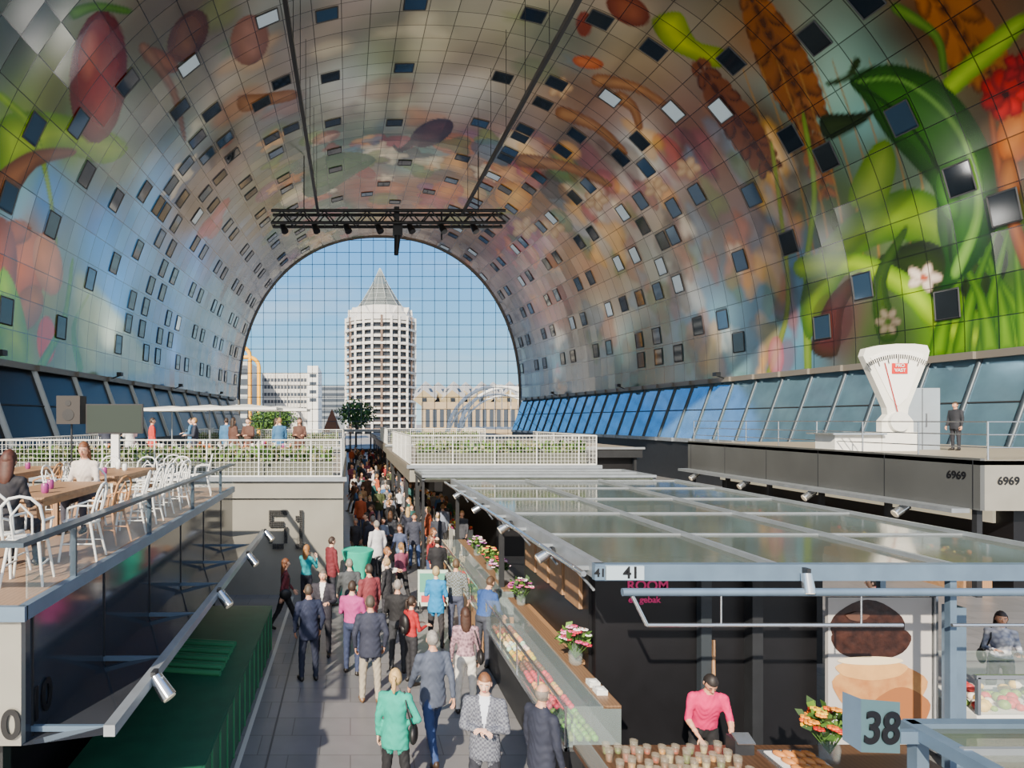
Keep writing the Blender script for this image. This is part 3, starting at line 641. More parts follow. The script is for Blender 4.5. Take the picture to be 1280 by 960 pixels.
# poster
mb=MB(); PY_=9.3
mb.bx(6.7,8.15,PY_,PY_+.06,.3,2.36,pm((176,172,170),.5)); CHC=pm((36,20,16),.3,0,9,.5,kind='noise',rgb2=(62,36,28),bump=.5); BUN=pm((160,98,52),.6,0,5,.3,rgb2=(190,140,84))
def disc(mb,cx,cz,rx,rz,y,mat,n=28,wob=0):
    P=[(cx+rx*math.cos(t)*(1+wob*math.sin(5*t)),y,cz+rz*math.sin(t)*(1+wob*math.cos(4*t))) for t in np.linspace(2*math.pi,0,n,endpoint=False)]
    mb.add(P,[tuple(range(n))],mat)
disc(mb,7.25,1.92,.52,.4,PY_-.004,CHC,wob=.03); disc(mb,7.3,1.76,.56,.28,PY_-.006,CHC,wob=.03); disc(mb,7.1,2.1,.16,.06,PY_-.02,pm((86,60,50),.3),wob=.1); disc(mb,7.42,1.1,.66,.38,PY_-.008,BUN,wob=.05); disc(mb,7.3,1.36,.5,.15,PY_-.012,pm((206,156,96),.6,0,6,.15),wob=.05); disc(mb,7.72,.8,.4,.3,PY_-.014,pm((146,90,48),.6),wob=.04); disc(mb,7.28,1.48,.46,.06,PY_-.016,pm((222,204,170),.6))
mb.bx(8.2,8.36,PY_-.3,PY_-.1,0,2.3,STEELB); mb.bx(8.17,8.2,PY_-.05,PY_+.06,.2,2.4,CHROME)
mb.build('pastry_poster')
def counter(name,x0,x1,y0,y1,h=.95,gl=.35,n=60,side='x',pal=None,base=DARK):
    mb=MB(); mb.bx(x0+.05,x1,y0,y1,0,h-.2,base); mb.bx(x0,x1,y0,y1,h-.2,h-.15,CHROME)
    mb.bx(x0,x0+.012,y0,y1,h-.15,h+gl,GLASS); mb.bx(x0,x1-.2,y0,y1,h+gl,h+gl+.012,GLASS); mb.bx(x0,x1,y0,y0+.012,h-.15,h+gl,GLASS)
    mb.bx(x0-.01,x0+.02,y0,y1,h+gl-.01,h+gl+.02,CHROME); mb.bx(x0-.01,x0+.03,y0,y1,h-.2,h-.14,CHROME); mb.bx(x1-.22,x1,y0,y1,h+gl-.02,h+gl+.02,pm((130,100,74),.5,0,7,.3,kind='wave'))
    for y in np.arange(y0,y1+.01,1.2): mb.bx(x0,x0+.025,y-.01,y+.015,h-.15,h+gl,CHROME)
    y=y0+.06
    while y<y1-.5:
        c=random.choice(pal); mb.bx(x0+.06,x1-.24,y,y+.42,h-.15,h-.13,DARK)
        for a in np.arange(x0+.12,x1-.28,.1):
            for b_ in np.arange(y+.05,y+.4,.1):
                mb.ell((a+random.uniform(-.01,.01),b_,h-.085),(.048,.048,.045),pm(tuple(min(255,v*random.choice([.85,1,1.1])) for v in c),.5),6,5)
        y+=.46
    return mb.build(name)
counter('deli_counter',2.65,3.35,8.2,13.2,pal=[(225,165,90),(205,50,70),(205,130,60),(230,175,40),(235,225,200),(120,65,35),(90,140,45)])
counter('deli_counter',2.7,3.4,13.8,19.6,pal=[(200,50,30),(230,175,90),(100,140,40),(240,230,205),(150,75,40)],base=WOOD)
mb=MB(); mb.bx(2.75,6.5,6.9,7.85,0,.93,DARK); mb.bx(2.65,6.6,6.8,7.9,.93,.98,pm((84,60,42),.4,0,5,.3,kind='wave')); mb.bx(2.65,2.67,6.8,7.9,.98,1.25,GLASS); mb.bx(2.65,4.6,6.8,6.82,.98,1.2,GLASS); mb.build('bar_counter')
GL2=pm((170,160,140),.08,0,alpha=.22,spec=.8); JAM=[pm(c,.4) for c in((150,60,40),(200,140,60),(120,70,40),(190,170,120),(90,110,50))]
mb=MB()
for i in range(9):
    for j in range(4):
        x=2.95+i*.165+random.uniform(-.02,.02); y=7.1+j*.2+random.uniform(-.02,.02); hh=random.choice([.1,.13,.16])
        mb.lathe((x,y,.98),[(.03,0),(.04,.005),(.05,hh),(.047,hh),(.032,.02)],GL2,8); mb.lathe((x,y,.985),[(.03,0),(.038,hh*.5),(.001,hh*.5)],random.choice(JAM),8)
mb.build('dessert_glasses')
mb=MB(); mb.bx(4.75,5.35,7.1,7.75,.98,1.0,CHROME); mb.bx(4.8,5.3,7.15,7.7,1.0,1.01,WHITE)
for i in range(12):
    x=4.9+(i%4)*.11;y=7.25+(i//4)*.16; mb.ell((x,y,1.035),(.045,.085,.035),pm((205,130,60),.5,0,8,.3),8,6,Matrix.Rotation(.5,3,'Z'))
mb.build('pastry_tray')
mb=MB(); mb.obox((4.55,7.75,1.06),(.22,.2,.16),pm((40,42,46),.4)); mb.obox((4.55,7.68,1.16),(.2,.16,.02),CHROME,Matrix.Rotation(.4,3,'X')); mb.build('cash_register')
def bouquet(x,y,z,r,cols,name='flower_bouquet',vase=True,s=1.):
    mb=MB()
    if vase: mb.lathe((0,0,0),[(.05*s,0),(.08*s,.02*s),(.09*s,.14*s),(.055*s,.24*s),(.075*s,.28*s)],GLASS,12)
    base=.26*s if vase else .1*s
    for i in range(26):
        d=Vector((random.gauss(0,1),random.gauss(0,1),abs(random.gauss(0,.7))+.35)).normalized(); p=Vector((0,0,base))+Vector((d.x*r,d.y*r,d.z*r*1.15))
        mb.cyl((0,0,base*.3),p,.005*s,G1,n=4); c=pm(random.choice(cols),.6)
        for k in range(6):
            a=k*1.047; mb.ell(p+Vector((.028*s*math.cos(a),.028*s*math.sin(a),0)),(.024*s,.024*s,.012*s),c,6,4)
        mb.ell(p+Vector((0,0,.006)),(.014*s,)*3,pm((120,70,20),.7),6,4)
    mb.leaves(-r*.8,r*.8,-r*.8,r*.8,base,base+r*.8,60,.12*s,[G1,G2,G3])
    mb.build(name,(x,y,z))
bouquet(5.42,7.5,.98,.25,[(225,95,5),(235,185,10),(180,25,15),(225,140,15)],s=1.25)
bouquet(3.24,9.55,1.33,.22,[(210,60,120),(240,230,230),(235,150,190),(180,30,60)],s=1.15)
bouquet(3.24,12.6,1.33,.22,[(220,90,140),(240,240,230),(160,60,140)])
bouquet(3.28,14.6,1.33,.22,[(200,120,190),(240,200,220),(190,60,60)]); bouquet(3.28,15.6,1.33,.25,[(220,60,60),(240,200,90)]); bouquet(3.28,17.2,1.33,.22,[(230,160,200),(240,240,230),(150,70,160)])
mb=MB()
for i in range(2):
    y=8.5+i*.25; mb.bx(3.16,3.3,y,y+.16,1.32,1.38,WHITE); mb.ell((3.23,y+.08,1.38),(.06,.07,.02),WHITE,8,4)
mb.build('paper_boxes')
# near right stall (38)
mb=MB(); 
mb.bx(4.68,9.5,5.52,5.62,2.22,2.32,STEELB); mb.bx(4.64,4.76,2.5,5.6,2.22,2.32,STEELB); mb.bx(4.76,9.5,2.5,5.52,2.26,2.28,RG_)
for x in(6.2,7.8): mb.bx(x-.03,x+.03,2.5,5.52,2.28,2.33,STEEL)
for y in(3.6,4.6,5.1): mb.bx(4.7,9.5,y-.02,y+.02,2.28,2.33,STEEL)
mb.cyl((4.7,5.75,2.12),(9.5,5.75,2.12),.03,CHROME); mb.bx(4.7,4.8,5.5,5.6,0,2.22,STEELB)
SGN=pm((74,100,108),.4)
mb.quad((4.12,5.35,2.17),(4.5,5.43,2.12),(4.5,5.43,2.54),(4.12,5.35,2.6),SGN); mb.bx(4.5,4.7,5.42,5.48,2.2,2.3,STEELB); mb.quad((4.08,5.5,2.2),(4.12,5.35,2.17),(4.12,5.35,2.6),(4.08,5.5,2.6),STEELB)
kn=mb.build('stall_canopy_frame'); text('number_38','38',(4.31,5.375,2.34),(math.radians(90),math.radians(6),math.radians(11)),.36,BLACK,kn)
mb=MB(); mb.bx(8.5,11.5,9.0,10.0,0,.85,WHITE); mb.bx(8.5,11.5,9.0,9.02,.85,1.35,GLASS); mb.bx(8.5,11.5,9,10,1.35,1.37,GLASS); mb.bx(8.48,11.5,8.98,9.03,1.34,1.39,CHROME); goods(mb,8.6,11.3,9.1,9.9,.85,120,[(235,225,210),(200,60,60),(230,190,90),(120,150,60)])
for x in(8.5,9.4,10.3): mb.bx(x,x+.04,8.98,9.03,.85,1.36,CHROME)
mb.build('deli_counter')
mb=MB(); TEAL=pm((10,185,155),.6,0,6,.2,name='teal_cloth'); n=24
def rr(r,z,w): return [Vector((r*(1+w*math.cos(6*2*math.pi*k/n))*math.cos(2*math.pi*k/n),r*(1+w*math.cos(6*2*math.pi*k/n))*math.sin(2*math.pi*k/n),z)) for k in range(n)]
mb.loft([rr(.46,0,.12),rr(.27,.5,.12),rr(.3,.75,.08),rr(.45,1.22,.01),rr(.45,1.26,0)],TEAL); mb.build('cocktail_table',(W(447,0,18.4).x,18.4,0))
mb=MB(); mb.bx(-.38,.38,-.05,.05,.15,1.05,pm((195,215,205),.5)); mb.bx(-.34,.34,-.056,-.05,.5,.98,pm((90,160,140),.5)); mb.bx(-.3,.3,-.06,-.055,.25,.42,pm((200,70,80),.5))
for x in(-.34,.34): mb.cyl((x,-.2,0),(x,0,.3),.02,DARK); mb.cyl((x,.2,0),(x,0,.3),.02,DARK)
mb.build('advertising_board',(W(541,0,16.8).x,16.8,0))
# ---------------------------------------------------------------- right raised deck with giant scale
mb=MB(); DX0=17;DZ=3.75
mb.bx(DX0,27,17.9,33.4,DZ-.12,DZ,pm((150,140,125),.5)); mb.bx(DX0,DX0+.12,17.9,33.4,2.4,DZ+.06,pm((96,98,98),.3,.3,.6,.2)); mb.bx(DX0+.12,27,17.9,18.0,2.4,DZ+.02,GREYP)
mb.bx(DX0-.5,DX0,18.2,33.4,2.3,2.42,STEEL); mb.bx(DX0+1.5,26.5,18.5,33,0,DZ-.15,BLACK)
for y in np.arange(18.1,33.4,3): mb.bx(DX0+.1,DX0+.25,y,y+.15,0,DZ-.13,DARK); mb.bx(DX0-.004,DX0,y,y+.03,2.4,DZ,DARK)
for y in np.arange(19,33,1.2): goods(mb,DX0+.2,DX0+.9,y,y+1,1.0,10); 
mb.bx(DX0+.2,DX0+1.,18.6,33,0,1.0,WOOD); mb.bx(DX0+1.4,DX0+1.49,19,33,1.9,2.3,pm((230,220,190),.5,emit=.5))
for y in np.arange(18,33.5,2.2): mb.cyl((DX0+.3,y,DZ),(DX0+.3,y,DZ+1.05),.025,CHROME,n=6)
for z in(.35,.7,1.05): mb.cyl((DX0+.3,18,DZ+z),(DX0+.3,33.4,DZ+z),.02,CHROME,n=6); mb.cyl((DX0+.3,18,DZ+z),(27,18,DZ+z),.02,CHROME,n=6)
kd=mb.build('raised_deck_kiosk'); text('number_69','6969',(17.75,17.88,3.2),(math.radians(90),0,0),.3,BLACK,kd); text('number_69_side','6969',(16.99,18.6,3.3),(math.radians(90),0,math.radians(-90)),.3,BLACK,kd)
for y in(20,24,28,32): mb=MB(); spot(mb,(16.6,y,2.3),(-.8,0,-.5),s=1.6); mb.build('spot_lamp')
SY=24.0; q=lambda px,py: W(px,py,SY)
mb=MB()
def prism(pts,y0,y1,mat):
    n=len(pts); vs=[(p[0],y0,p[1]) for p in pts]+[(p[0],y1,p[1]) for p in pts]
    mb.add(vs,[tuple(range(n)),tuple(range(2*n-1,n-1,-1))]+[(k,n+k,n+(k+1)%n,(k+1)%n) for k in range(n)],mat)
OUT=[(1071,446),(1074,437),(1090,433),(1112,431),(1135,431),(1150,433),(1153,440),(1150,452),(1127,510),(1126,518),(1133,526),(1133,560),(1094,560),(1094,526),(1101,518),(1100,510)]
OUTp=[(q(a,b).x,q(a,b).z) for a,b in OUT][::-1]; prism(OUTp,SY-.3,SY-.05,pm((232,230,220),.4,0,2,.06))
IN=[(1079,448),(1095,442),(1128,440),(1145,444),(1124,498),(1113,508),(1104,498)]
prism([(q(a,b).x,q(a,b).z) for a,b in IN][::-1],SY-.34,SY-.3,pm((245,243,235),.3))
c0=q(1113,520)
for k in range(31):
    t=math.radians(59+k*62/30); r1=2.2; r0=2.05 if k%5 else 1.9
    mb.cyl((c0.x+r0*math.cos(t),SY-.36,c0.z+r0*math.sin(t)),(c0.x+r1*math.cos(t),SY-.36,c0.z+r1*math.sin(t)),.018,DARK,n=4)
mb.cyl((c0.x,SY-.37,c0.z),(c0.x-.5,SY-.37,c0.z+1.9),.02,pm((180,30,30),.5),n=4)
a=q(1105,455);b_=q(1124,468); mb.bx(a.x,b_.x,SY-.37,SY-.34,b_.z,a.z,pm((205,30,25),.5)); mb.cyl((c0.x,SY-.45,c0.z-.2),(c0.x,SY-.3,c0.z-.2),.35,WHITE,n=20); mb.bx(c0.x-.62,c0.x+.62,SY-.4,SY+.4,DZ,q(0,540).z,WHITE)
mb.bx(c0.x-2.3,c0.x-.65,SY-.4,SY+.6,DZ,q(0,543).z,WHITE); mb.bx(c0.x-2.5,c0.x-.6,SY-.6,SY+.8,q(0,543).z,q(0,541).z,CHROME)
sco=mb.build('giant_weighing_scale'); text('scale_label','PRO\nVAST',(q(1114,0).x,SY-.39,q(0,461).z),(math.radians(90),0,0),.17,WHITE,sco)
mb=MB(); CYc=24.6; a=W(1134,485,CYc);b_=W(1175,0,CYc); mb.bx(a.x,b_.x,CYc,CYc+.9,DZ,W(0,485,CYc).z,pm((150,160,170),.4,.1,1.5,.1)); mb.bx(a.x+.55,a.x+.57,CYc-.01,CYc,DZ,W(0,486,CYc).z,DARK); mb.bx(a.x+.65,a.x+.7,CYc-.05,CYc,4.6,5.1,CHROME); mb.build('storage_cabinet')
mb=MB(); mb.bx(22.5,26.5,20,20.6,DZ,DZ+.35,DARK); mb.leaves(22.5,26.5,20,20.6,DZ+.3,DZ+.65,900,.2,[G1,G2,G3],1.5); mb.build('planter_hedge')
# ---------------------------------------------------------------- left terrace furniture
def chair(x,y,z,rz,mat=WHITE,name='dining_chair'):
    mb=MB()
    ring=lambda r,zz:[Vector((r*math.cos(a)*.95,r*math.sin(a),zz)) for a in np.linspace(0,2*math.pi,16,endpoint=False)]
    mb.loft([ring(.2,.43),ring(.215,.44),ring(.215,.46),ring(.19,.465)],mat)
    for sx in(-1,1):
        mb.cyl((sx*.14,.15,.44),(sx*.2,.2,0),.018,mat,.013); mb.cyl((sx*.14,-.14,.44),(sx*.2,-.23,0),.018,mat,.013)
        mb.cyl((sx*.155,.16,.2),(sx*.17,-.19,.2),.01,mat,n=6)
    P=[Vector((-.19,-.15,.45)),Vector((-.2,-.2,.65)),Vector((-.18,-.24,.8)),Vector((-.1,-.26,.88)),Vector((0,-.265,.9)),Vector((.1,-.26,.88)),Vector((.18,-.24,.8)),Vector((.2,-.2,.65)),Vector((.19,-.15,.45))]
    mb.tube(P,.016,mat); mb.tube([Vector((-.09,-.17,.46)),Vector((-.1,-.22,.7)),Vector((0,-.25,.82)),Vector((.1,-.22,.7)),Vector((.09,-.17,.46))],.011,mat)
    mb.tube([Vector((-.2,-.2,.65)),Vector((-.25,-.02,.66)),Vector((-.2,.1,.62)),Vector((-.18,.12,.46))],.013,mat); mb.tube([Vector((.2,-.2,.65)),Vector((.25,-.02,.66)),Vector((.2,.1,.62)),Vector((.18,.12,.46))],.013,mat)
    mb.build(name,(x,y,z),rz)
def table(x0,x1,y0,y1,z,top=WOOD,h=.75):
    mb=MB(); mb.bx(x0,x1,y0,y1,z+h-.05,z+h,top); mb.bx(x0+.05,x1-.05,y0+.05,y1-.05,z+h-.12,z+h-.05,top)
    for x in(x0+.08,x1-.08):
        for y in(y0+.08,y1-.08): mb.bx(x-.035,x+.035,y-.035,y+.035,z,z+h-.05,top)
    mb.build('wooden_table')
    for i in range(3):
        b2=MB(); c=random.choice([(150,60,120),(200,110,50),(235,235,230)]); b2.lathe((0,0,0),[(.03,0),(.045,.02),(.045,.1),(.035,.12)],pm(c,.3),10); b2.build('tea_light_holder',(random.uniform(x0+.2,x1-.2),random.uniform(y0+.2,y1-.2),z+h))
table(-4.35,-3.55,7.7,9.7,ZD); table(-4.5,-3.7,10.6,12.6,ZD); table(-6.4,-5.6,11,13,ZD); table(-6.2,-5.4,8.5,10,ZD)
WC=pm((178,128,82),.5,0,8,.2,kind='wave')
for (x,y,r,mt) in [(-3.28,6.75,10,WHITE),(-3.2,7.9,95,WHITE),(-3.25,8.9,80,WC),(-3.2,9.7,100,WHITE),(-3.3,10.7,90,WHITE),(-3.35,11.5,85,WHITE),(-3.3,12.4,80,WHITE),(-3.5,13.4,170,WHITE),(-4.1,13.3,190,WHITE),(-4.75,10.9,-90,WHITE),(-4.8,11.8,-85,WHITE),(-5.0,13.6,180,WHITE),(-3.9,14.5,20,WHITE),(-3.3,14.6,100,WHITE),(-5.3,11.5,90,WC),(-4.4,14.9,60,WHITE)]:
    chair(x,y,ZD,math.radians(r),mt)
mb=MB(); Yt=16.0; a=W(108,505,Yt);c=W(179,542,Yt); mb.bx(a.x,c.x,Yt-.04,Yt+.04,c.z,a.z,BLACK); mb.bx(a.x+.03,c.x-.03,Yt-.045,Yt-.04,c.z+.03,a.z-.03,pm((50,58,54),.6,spec=.1)); mx_=(a.x+c.x)/2; mb.bx(mx_-.09,mx_+.09,Yt,Yt+.12,ZD,c.z+.1,WHITE); mb.bx(mx_-.3,mx_+.3,Yt-.15,Yt+.15,ZD,ZD+.03,DARK); mb.build('television_screen')
mb=MB(); a=W(75,495,Yt);c=W(104,530,Yt); mb.bx(a.x,c.x,Yt-.2,Yt+.2,c.z,a.z,pm((44,40,38),.7)); xm=(a.x+c.x)/2; mb.cyl((xm,Yt-.21,c.z+.22),(xm,Yt-.2,c.z+.22),.14,BLACK,n=16); mb.cyl((xm,Yt-.21,c.z+.5),(xm,Yt-.2,c.z+.5),.07,BLACK,n=16); mb.cyl((xm,Yt,c.z),(xm,Yt,ZD+.05),.025,DARK)
for k in range(3): mb.cyl((xm,Yt,ZD+.7),(xm+.4*math.cos(k*2.1),Yt+.4*math.sin(k*2.1)*.5,ZD),.015,DARK)
mb.build('loudspeaker')
for (px,Yp) in [(215,29),(262,27),(310,26),(350,29)]:
    mb=MB(); p=W(px,0,Yp); z=5.35
    s=1.25; mb.add([(-s,-s,z-.02),(s,-s,z-.02),(s,s,z-.02),(-s,s,z-.02),(0,0,z+.12),(-s,-s,z-.12),(s,-s,z-.12),(s,s,z-.12),(-s,s,z-.12)],[(0,1,4),(1,2,4),(2,3,4),(3,0,4),(0,5,6,1),(1,6,7,2),(2,7,8,3),(3,8,5,0)],WHITE); mb.cyl((0,0,3.24),(0,0,z+.1),.03,STEEL); mb.bx(-.25,.25,-.25,.25,3.24,3.3,DARK); mb.build('parasol',(p.x,Yp,0))
for (x,y) in [(-7.5,20.5),(-6,21),(-4.6,20.6),(-3.3,21.2),(-2,20.8),(-5.2,23),(-3,23.5)]: 
    table(x-.4,x+.4,y-.4,y+.4,3.24); chair(x-.65,y,3.24,math.radians(-90)); chair(x+.65,y,3.24,math.radians(90))
# ---------------------------------------------------------------- people
def rotm(rx=0,ry=0,rz=0): return Matrix.Rotation(rz,3,'Z')@Matrix.Rotation(ry,3,'Y')@Matrix.Rotation(rx,3,'X')
POSES={
 'stand':dict(al=((-.18,.02,-1),(-.05,.25,-1)),ar=((.18,.02,-1),(.05,.3,-1)),ll=(2,2,4),lr=(-2,2,4)),
 'hold':dict(al=((-.2,.15,-1),(.35,1,.1)),ar=((.2,.15,-1),(-.35,1,.15)),ll=(3,3,4),lr=(-3,3,5)),
 'walk':dict(al=((-.16,.35,-1),(-.02,.7,-.9)),ar=((.16,-.35,-1),(.05,-.1,-1)),ll=(-18,12,1),lr=(24,8,1)),
 'walk2':dict(al=((-.16,-.35,-1),(-.02,-.1,-1)),ar=((.16,.3,-1),(.02,.7,-.8)),ll=(25,10,1),lr=(-20,15,1)),
 'cross':dict(al=((-.22,.25,-1),(1,.55,.15)),ar=((.22,.25,-1),(-1,.6,.1)),ll=(2,2,5),lr=(-3,3,6)),
 'hip':dict(al=((-.2,.0,-1),(-.05,.2,-1)),ar=((.55,-.15,-1),(-.65,.35,-.4)),ll=(3,3,4),lr=(-3,5,7)),
 'pocket':dict(al=((-.28,-.1,-1),(.1,.4,-1)),ar=((.28,-.1,-1),(-.1,.4,-1)),ll=(4,6,5),lr=(-2,0,4)),
 'phone':dict(al=((-.2,.5,-.8),(.3,.5,.9)),ar=((.2,.5,-.8),(-.3,.5,.9)),ll=(2,2,4),lr=(-2,2,4)),
 'work':dict(al=((-.25,.5,-1),(.3,1,-.25)),ar=((.25,.5,-1),(-.3,1,-.3)),ll=(2,2,5),lr=(-2,2,5),lean=18),
 'sit':dict(al=((-.2,.35,-1),(.2,1,.05)),ar=((.2,.35,-1),(-.2,1,.05)),ll=(85,85,6),lr=(83,85,8),lean=6),
}
PM=[pm((10,10,10+i),.5,name='placeholder_%d'%i) for i in range(8)]
cacheP={}
def hand(mb,wr,d,pn,side,mat):
    d=Vector(d).normalized(); pn=Vector(pn); pn=(pn-d*pn.dot(d)).normalized(); sv=d.cross(pn).normalized()*side
    rings=[]
    for t,w,th in((0,.022,.02),(.03,.032,.017),(.07,.041,.014),(.09,.038,.012)):
        c=wr+d*t; rings.append([c+sv*w*math.cos(a)+pn*th*math.sin(a) for a in np.linspace(0,2*math.pi,10,endpoint=False)])
    mb.loft(rings,mat)
    for k,(o,L) in enumerate(((-.03,.06),(-.01,.075),(.01,.08),(.03,.07))):
        p=wr+d*.08+sv*o; dd=d.copy(); 
        for j in range(3):
            dd=(dd+pn*(.28+.06*k)).normalized(); q2=p+dd*L*(.42-.08*j); mb.cyl(p,q2,.0095-.001*j,mat,.0085-.001*j,n=6); p=q2
    p=wr+d*.02+sv*.028; dd=(d*.7+sv*.8+pn*.4).normalized()
    for j in range(3): q2=p+dd*.03; mb.cyl(p,q2,.011-.0015*j,mat,.0095-.001*j,n=6); p=q2; dd=(dd*.8+d*.5+pn*.15).normalized()
def head(mb,c,R,hair,female,SK,HR,EY,LP):
    n,m_=20,14; vs=[];fs=[]
    def pt(ph,a,sc=1.):
        d=Vector((math.cos(ph)*math.cos(a),math.cos(ph)*math.sin(a),math.sin(ph)))
        x,y,z=d.x*.076,d.y*.094,d.z*.118
        if d.z<0: k=-d.z; x*=1-.3*k; y=y*(1-.25*k)+.018*k
        if d.y>0 and abs(d.x)<.45 and -.05<d.z<.2: y-=.004
        return Vector((x,y,z))*sc,d
    for j in range(m_+1):
        for k in range(n): 
            p,_=pt(-math.pi/2+math.pi*j/m_,2*math.pi*k/n); vs.append(c+R@p)
    for j in range(m_):
        for k in range(n): fs.append((j*n+k,j*n+(k+1)%n,(j+1)*n+(k+1)%n,(j+1)*n+k))
    mb.add(vs,fs,SK,True)
    P=lambda x,y,z:c+R@Vector((x,y,z))
    mb.cyl(P(0,.088,.022),P(0,.108,-.022),.008,SK,.015,n=7); mb.ell(P(0,.104,-.024),(.015,.012,.01),SK,8,5)
    for s in(-1,1):
        mb.ell(P(s*.031,.083,.012),(.013,.009,.008),pm((225,220,215),.3),8,5); mb.ell(P(s*.031,.090,.012),(.006,.004,.006),EY,6,4); mb.obox(P(s*.031,.090,.03),(.032,.008,.006),HR,R)
        mb.ell(P(s*.077,-.005,-.002),(.01,.02,.032),SK,8,6,R)
    mb.ell(P(0,.087,-.055),(.025,.009,.008),LP,8,5,R)
    hv=[];keep=[]
    for j in range(m_+1):
        for k in range(n):
            p,d=pt(-math.pi/2+math.pi*j/m_,2*math.pi*k/n); b=1.09+ (.05 if female else 0); q2=p*b; q2.y-=.004; q2.z+=.003
            w=(1+.02*math.sin(7*k+3*j)); hv.append(c+R@(q2*w))
    for j in range(m_):
        for k in range(n):
            ph=-math.pi/2+math.pi*(j+.5)/m_; a=2*math.pi*(k+.5)/n; d=Vector((math.cos(ph)*math.cos(a),math.cos(ph)*math.sin(a),math.sin(ph)))
            if hair=='bald': ok=d.y<.1 and -.45<d.z<.35
            else: ok=(d.z>.52) or (d.y<.25 and d.z>.1) or (d.y<-.05 and d.z>-.5) or (female and hair!='short' and d.y<.35 and d.z>-.3)
            if ok: keep.append((j*n+k,j*n+(k+1)%n,(j+1)*n+(k+1)%n,(j+1)*n+k))
    mb.add(hv,keep,HR,True)
    if hair=='long':
        rg=[]
        for (z,w,t,yo) in((.06,.07,.05,-.05),(0,.086,.06,-.045),(-.08,.09,.055,-.055),(-.16,.085,.045,-.07),(-.24,.06,.03,-.085),(-.27,.02,.015,-.09)):
            rg.append([P(w*math.cos(a),yo+t*math.sin(a),z) for a in np.linspace(0,2*math.pi,12,endpoint=False)])
        mb.loft(rg[::-1],HR)
    if hair=='pony': mb.ell(P(0,-.12,.05),(.03,.03,.03),HR,8,6); mb.ell(P(0,-.14,-.05),(.03,.028,.1),HR,8,6,R)
def pmesh(pose,female=False,jacket=True,sleeve=True,hair='short',bag=None,vox=.017,turn=0,tilt=0,shirt=False,shorts=False,fat=1.,apron=False):
    key=(pose,female,jacket,sleeve,hair,bag,vox,turn,tilt,shirt,shorts,fat,apron)
    if key in cacheP: return cacheP[key]
    P=POSES[pose]; SK,TOP,BOT,SH,HR,SHI,EY,LP=range(8)
    sm=MB(); sm.mats=PM[:]; pcs=[]
    def limb(a,b,r0,r1,mt):
        a=Vector(a);b=Vector(b); sm.cyl(a,b,r0,0,r1,n=12); sm.ell(a,(r0,)*3,0,12,8); sm.ell(b,(r1,)*3,0,12,8); pcs.append((a,b,r0,r1,mt))
    lean=math.radians(P.get('lean',0)); piv=Vector((0,0,.95)); RL=Matrix.Rotation(-lean,3,'X')
    T=lambda v:piv+RL@(Vector(v)-piv)
    sw=.165 if female else .19; f=fat
    hipw=.085
    legs=[]
    for s,k in((-1,'ll'),(1,'lr')):
        a,kn,ab=[math.radians(v) for v in P[k]]; hip=Vector((s*hipw,0,.91)); knee=hip+.43*Vector((s*math.sin(ab),math.sin(a),-math.cos(a))); an=knee+.41*Vector((s*math.sin(ab)*.3,math.sin(a-kn),-math.cos(a-kn)))
        legs.append((s,hip,knee,an,a-kn))
    for s,hip,knee,an,sa in legs:
        tr=.008
        limb(hip,knee,(.092 if not female else .09)*f**.5,.06+tr,BOT)
        if shorts: limb(knee,an,.055,.036,SK)
        else: limb(knee,an,.058+tr,.044+tr*.6 if not female else .04,BOT)
        heel=an+Vector((0,-.035,-.035)); toe=an+Vector((s*.02,.15,-.045))
        if sa<-.25: toe=an+Vector((s*.01,.12,-.09)); heel=an+Vector((0,-.03,-.01))
        limb(heel,toe,.045,.036,SH)
    def ering(z,rx,ry,yo=0): return [T((rx*f*math.cos(a),yo+ry*f*math.sin(a),z)) for a in np.linspace(0,2*math.pi,20,endpoint=False)]
    if female: rings=[ering(.84,.12,.09),ering(.9,.165,.112,-.01),ering(.98,.162,.11,-.01),ering(1.1,.128,.092),ering(1.24,.15,.115,.015),ering(1.33,.155,.108,.012),ering(1.4,.145,.08),ering(1.45,.09,.062),ering(1.5,.05,.05,.0)]
    else: rings=[ering(.84,.13,.1),ering(.9,.165,.115,-.01),ering(1.0,.16,.112),ering(1.1,.155,.105),ering(1.24,.175,.118,.005),ering(1.34,.185,.118,.005),ering(1.41,.175,.092),ering(1.46,.11,.07),ering(1.5,.06,.056)]
    sm.loft(rings,0)
    if jacket:
        rj=[ering(.76 if pose!='sit' else .86,.185,.14),ering(.84 if pose!='sit' else .9,.187,.14),ering(.95,.182,.132),ering(1.1,.16 if not female else .14,.118),ering(1.25,.182 if not female else .158,.13),ering(1.38,.18 if not female else .15,.1)]
        sm.loft(rj,0); pcs.append((T((0,0,.80 if pose!='sit' else .9)),T((0,0,1.0)),.15,.15,TOP)); pcs.append((T((-.1,0,.80 if pose!='sit' else .9)),T((-.1,0,1.0)),.1,.1,TOP)); pcs.append((T((.1,0,.80 if pose!='sit' else .9)),T((.1,0,1.0)),.1,.1,TOP))
    else: pcs.append((Vector((-.07,0,.9)),Vector((.07,0,.9)),.1,.1,BOT)); pcs.append((T((-.06,0,1.02)),T((.06,0,1.02)),.09,.09,TOP))
    for xx in(-.08,0,.08): pcs.append((T((xx,0,1.08)),T((xx,0,1.4)),.1,.1,TOP))
    neck0=T((0,-.005,1.44)); neck1=T((0,.012,1.56)); sm.cyl(neck0,neck1,.056 if not female else .048,0,.052 if not female else .045,n=12); pcs.append((T((0,0,1.5)),neck1,.06,.055,SK))
    hands=[]
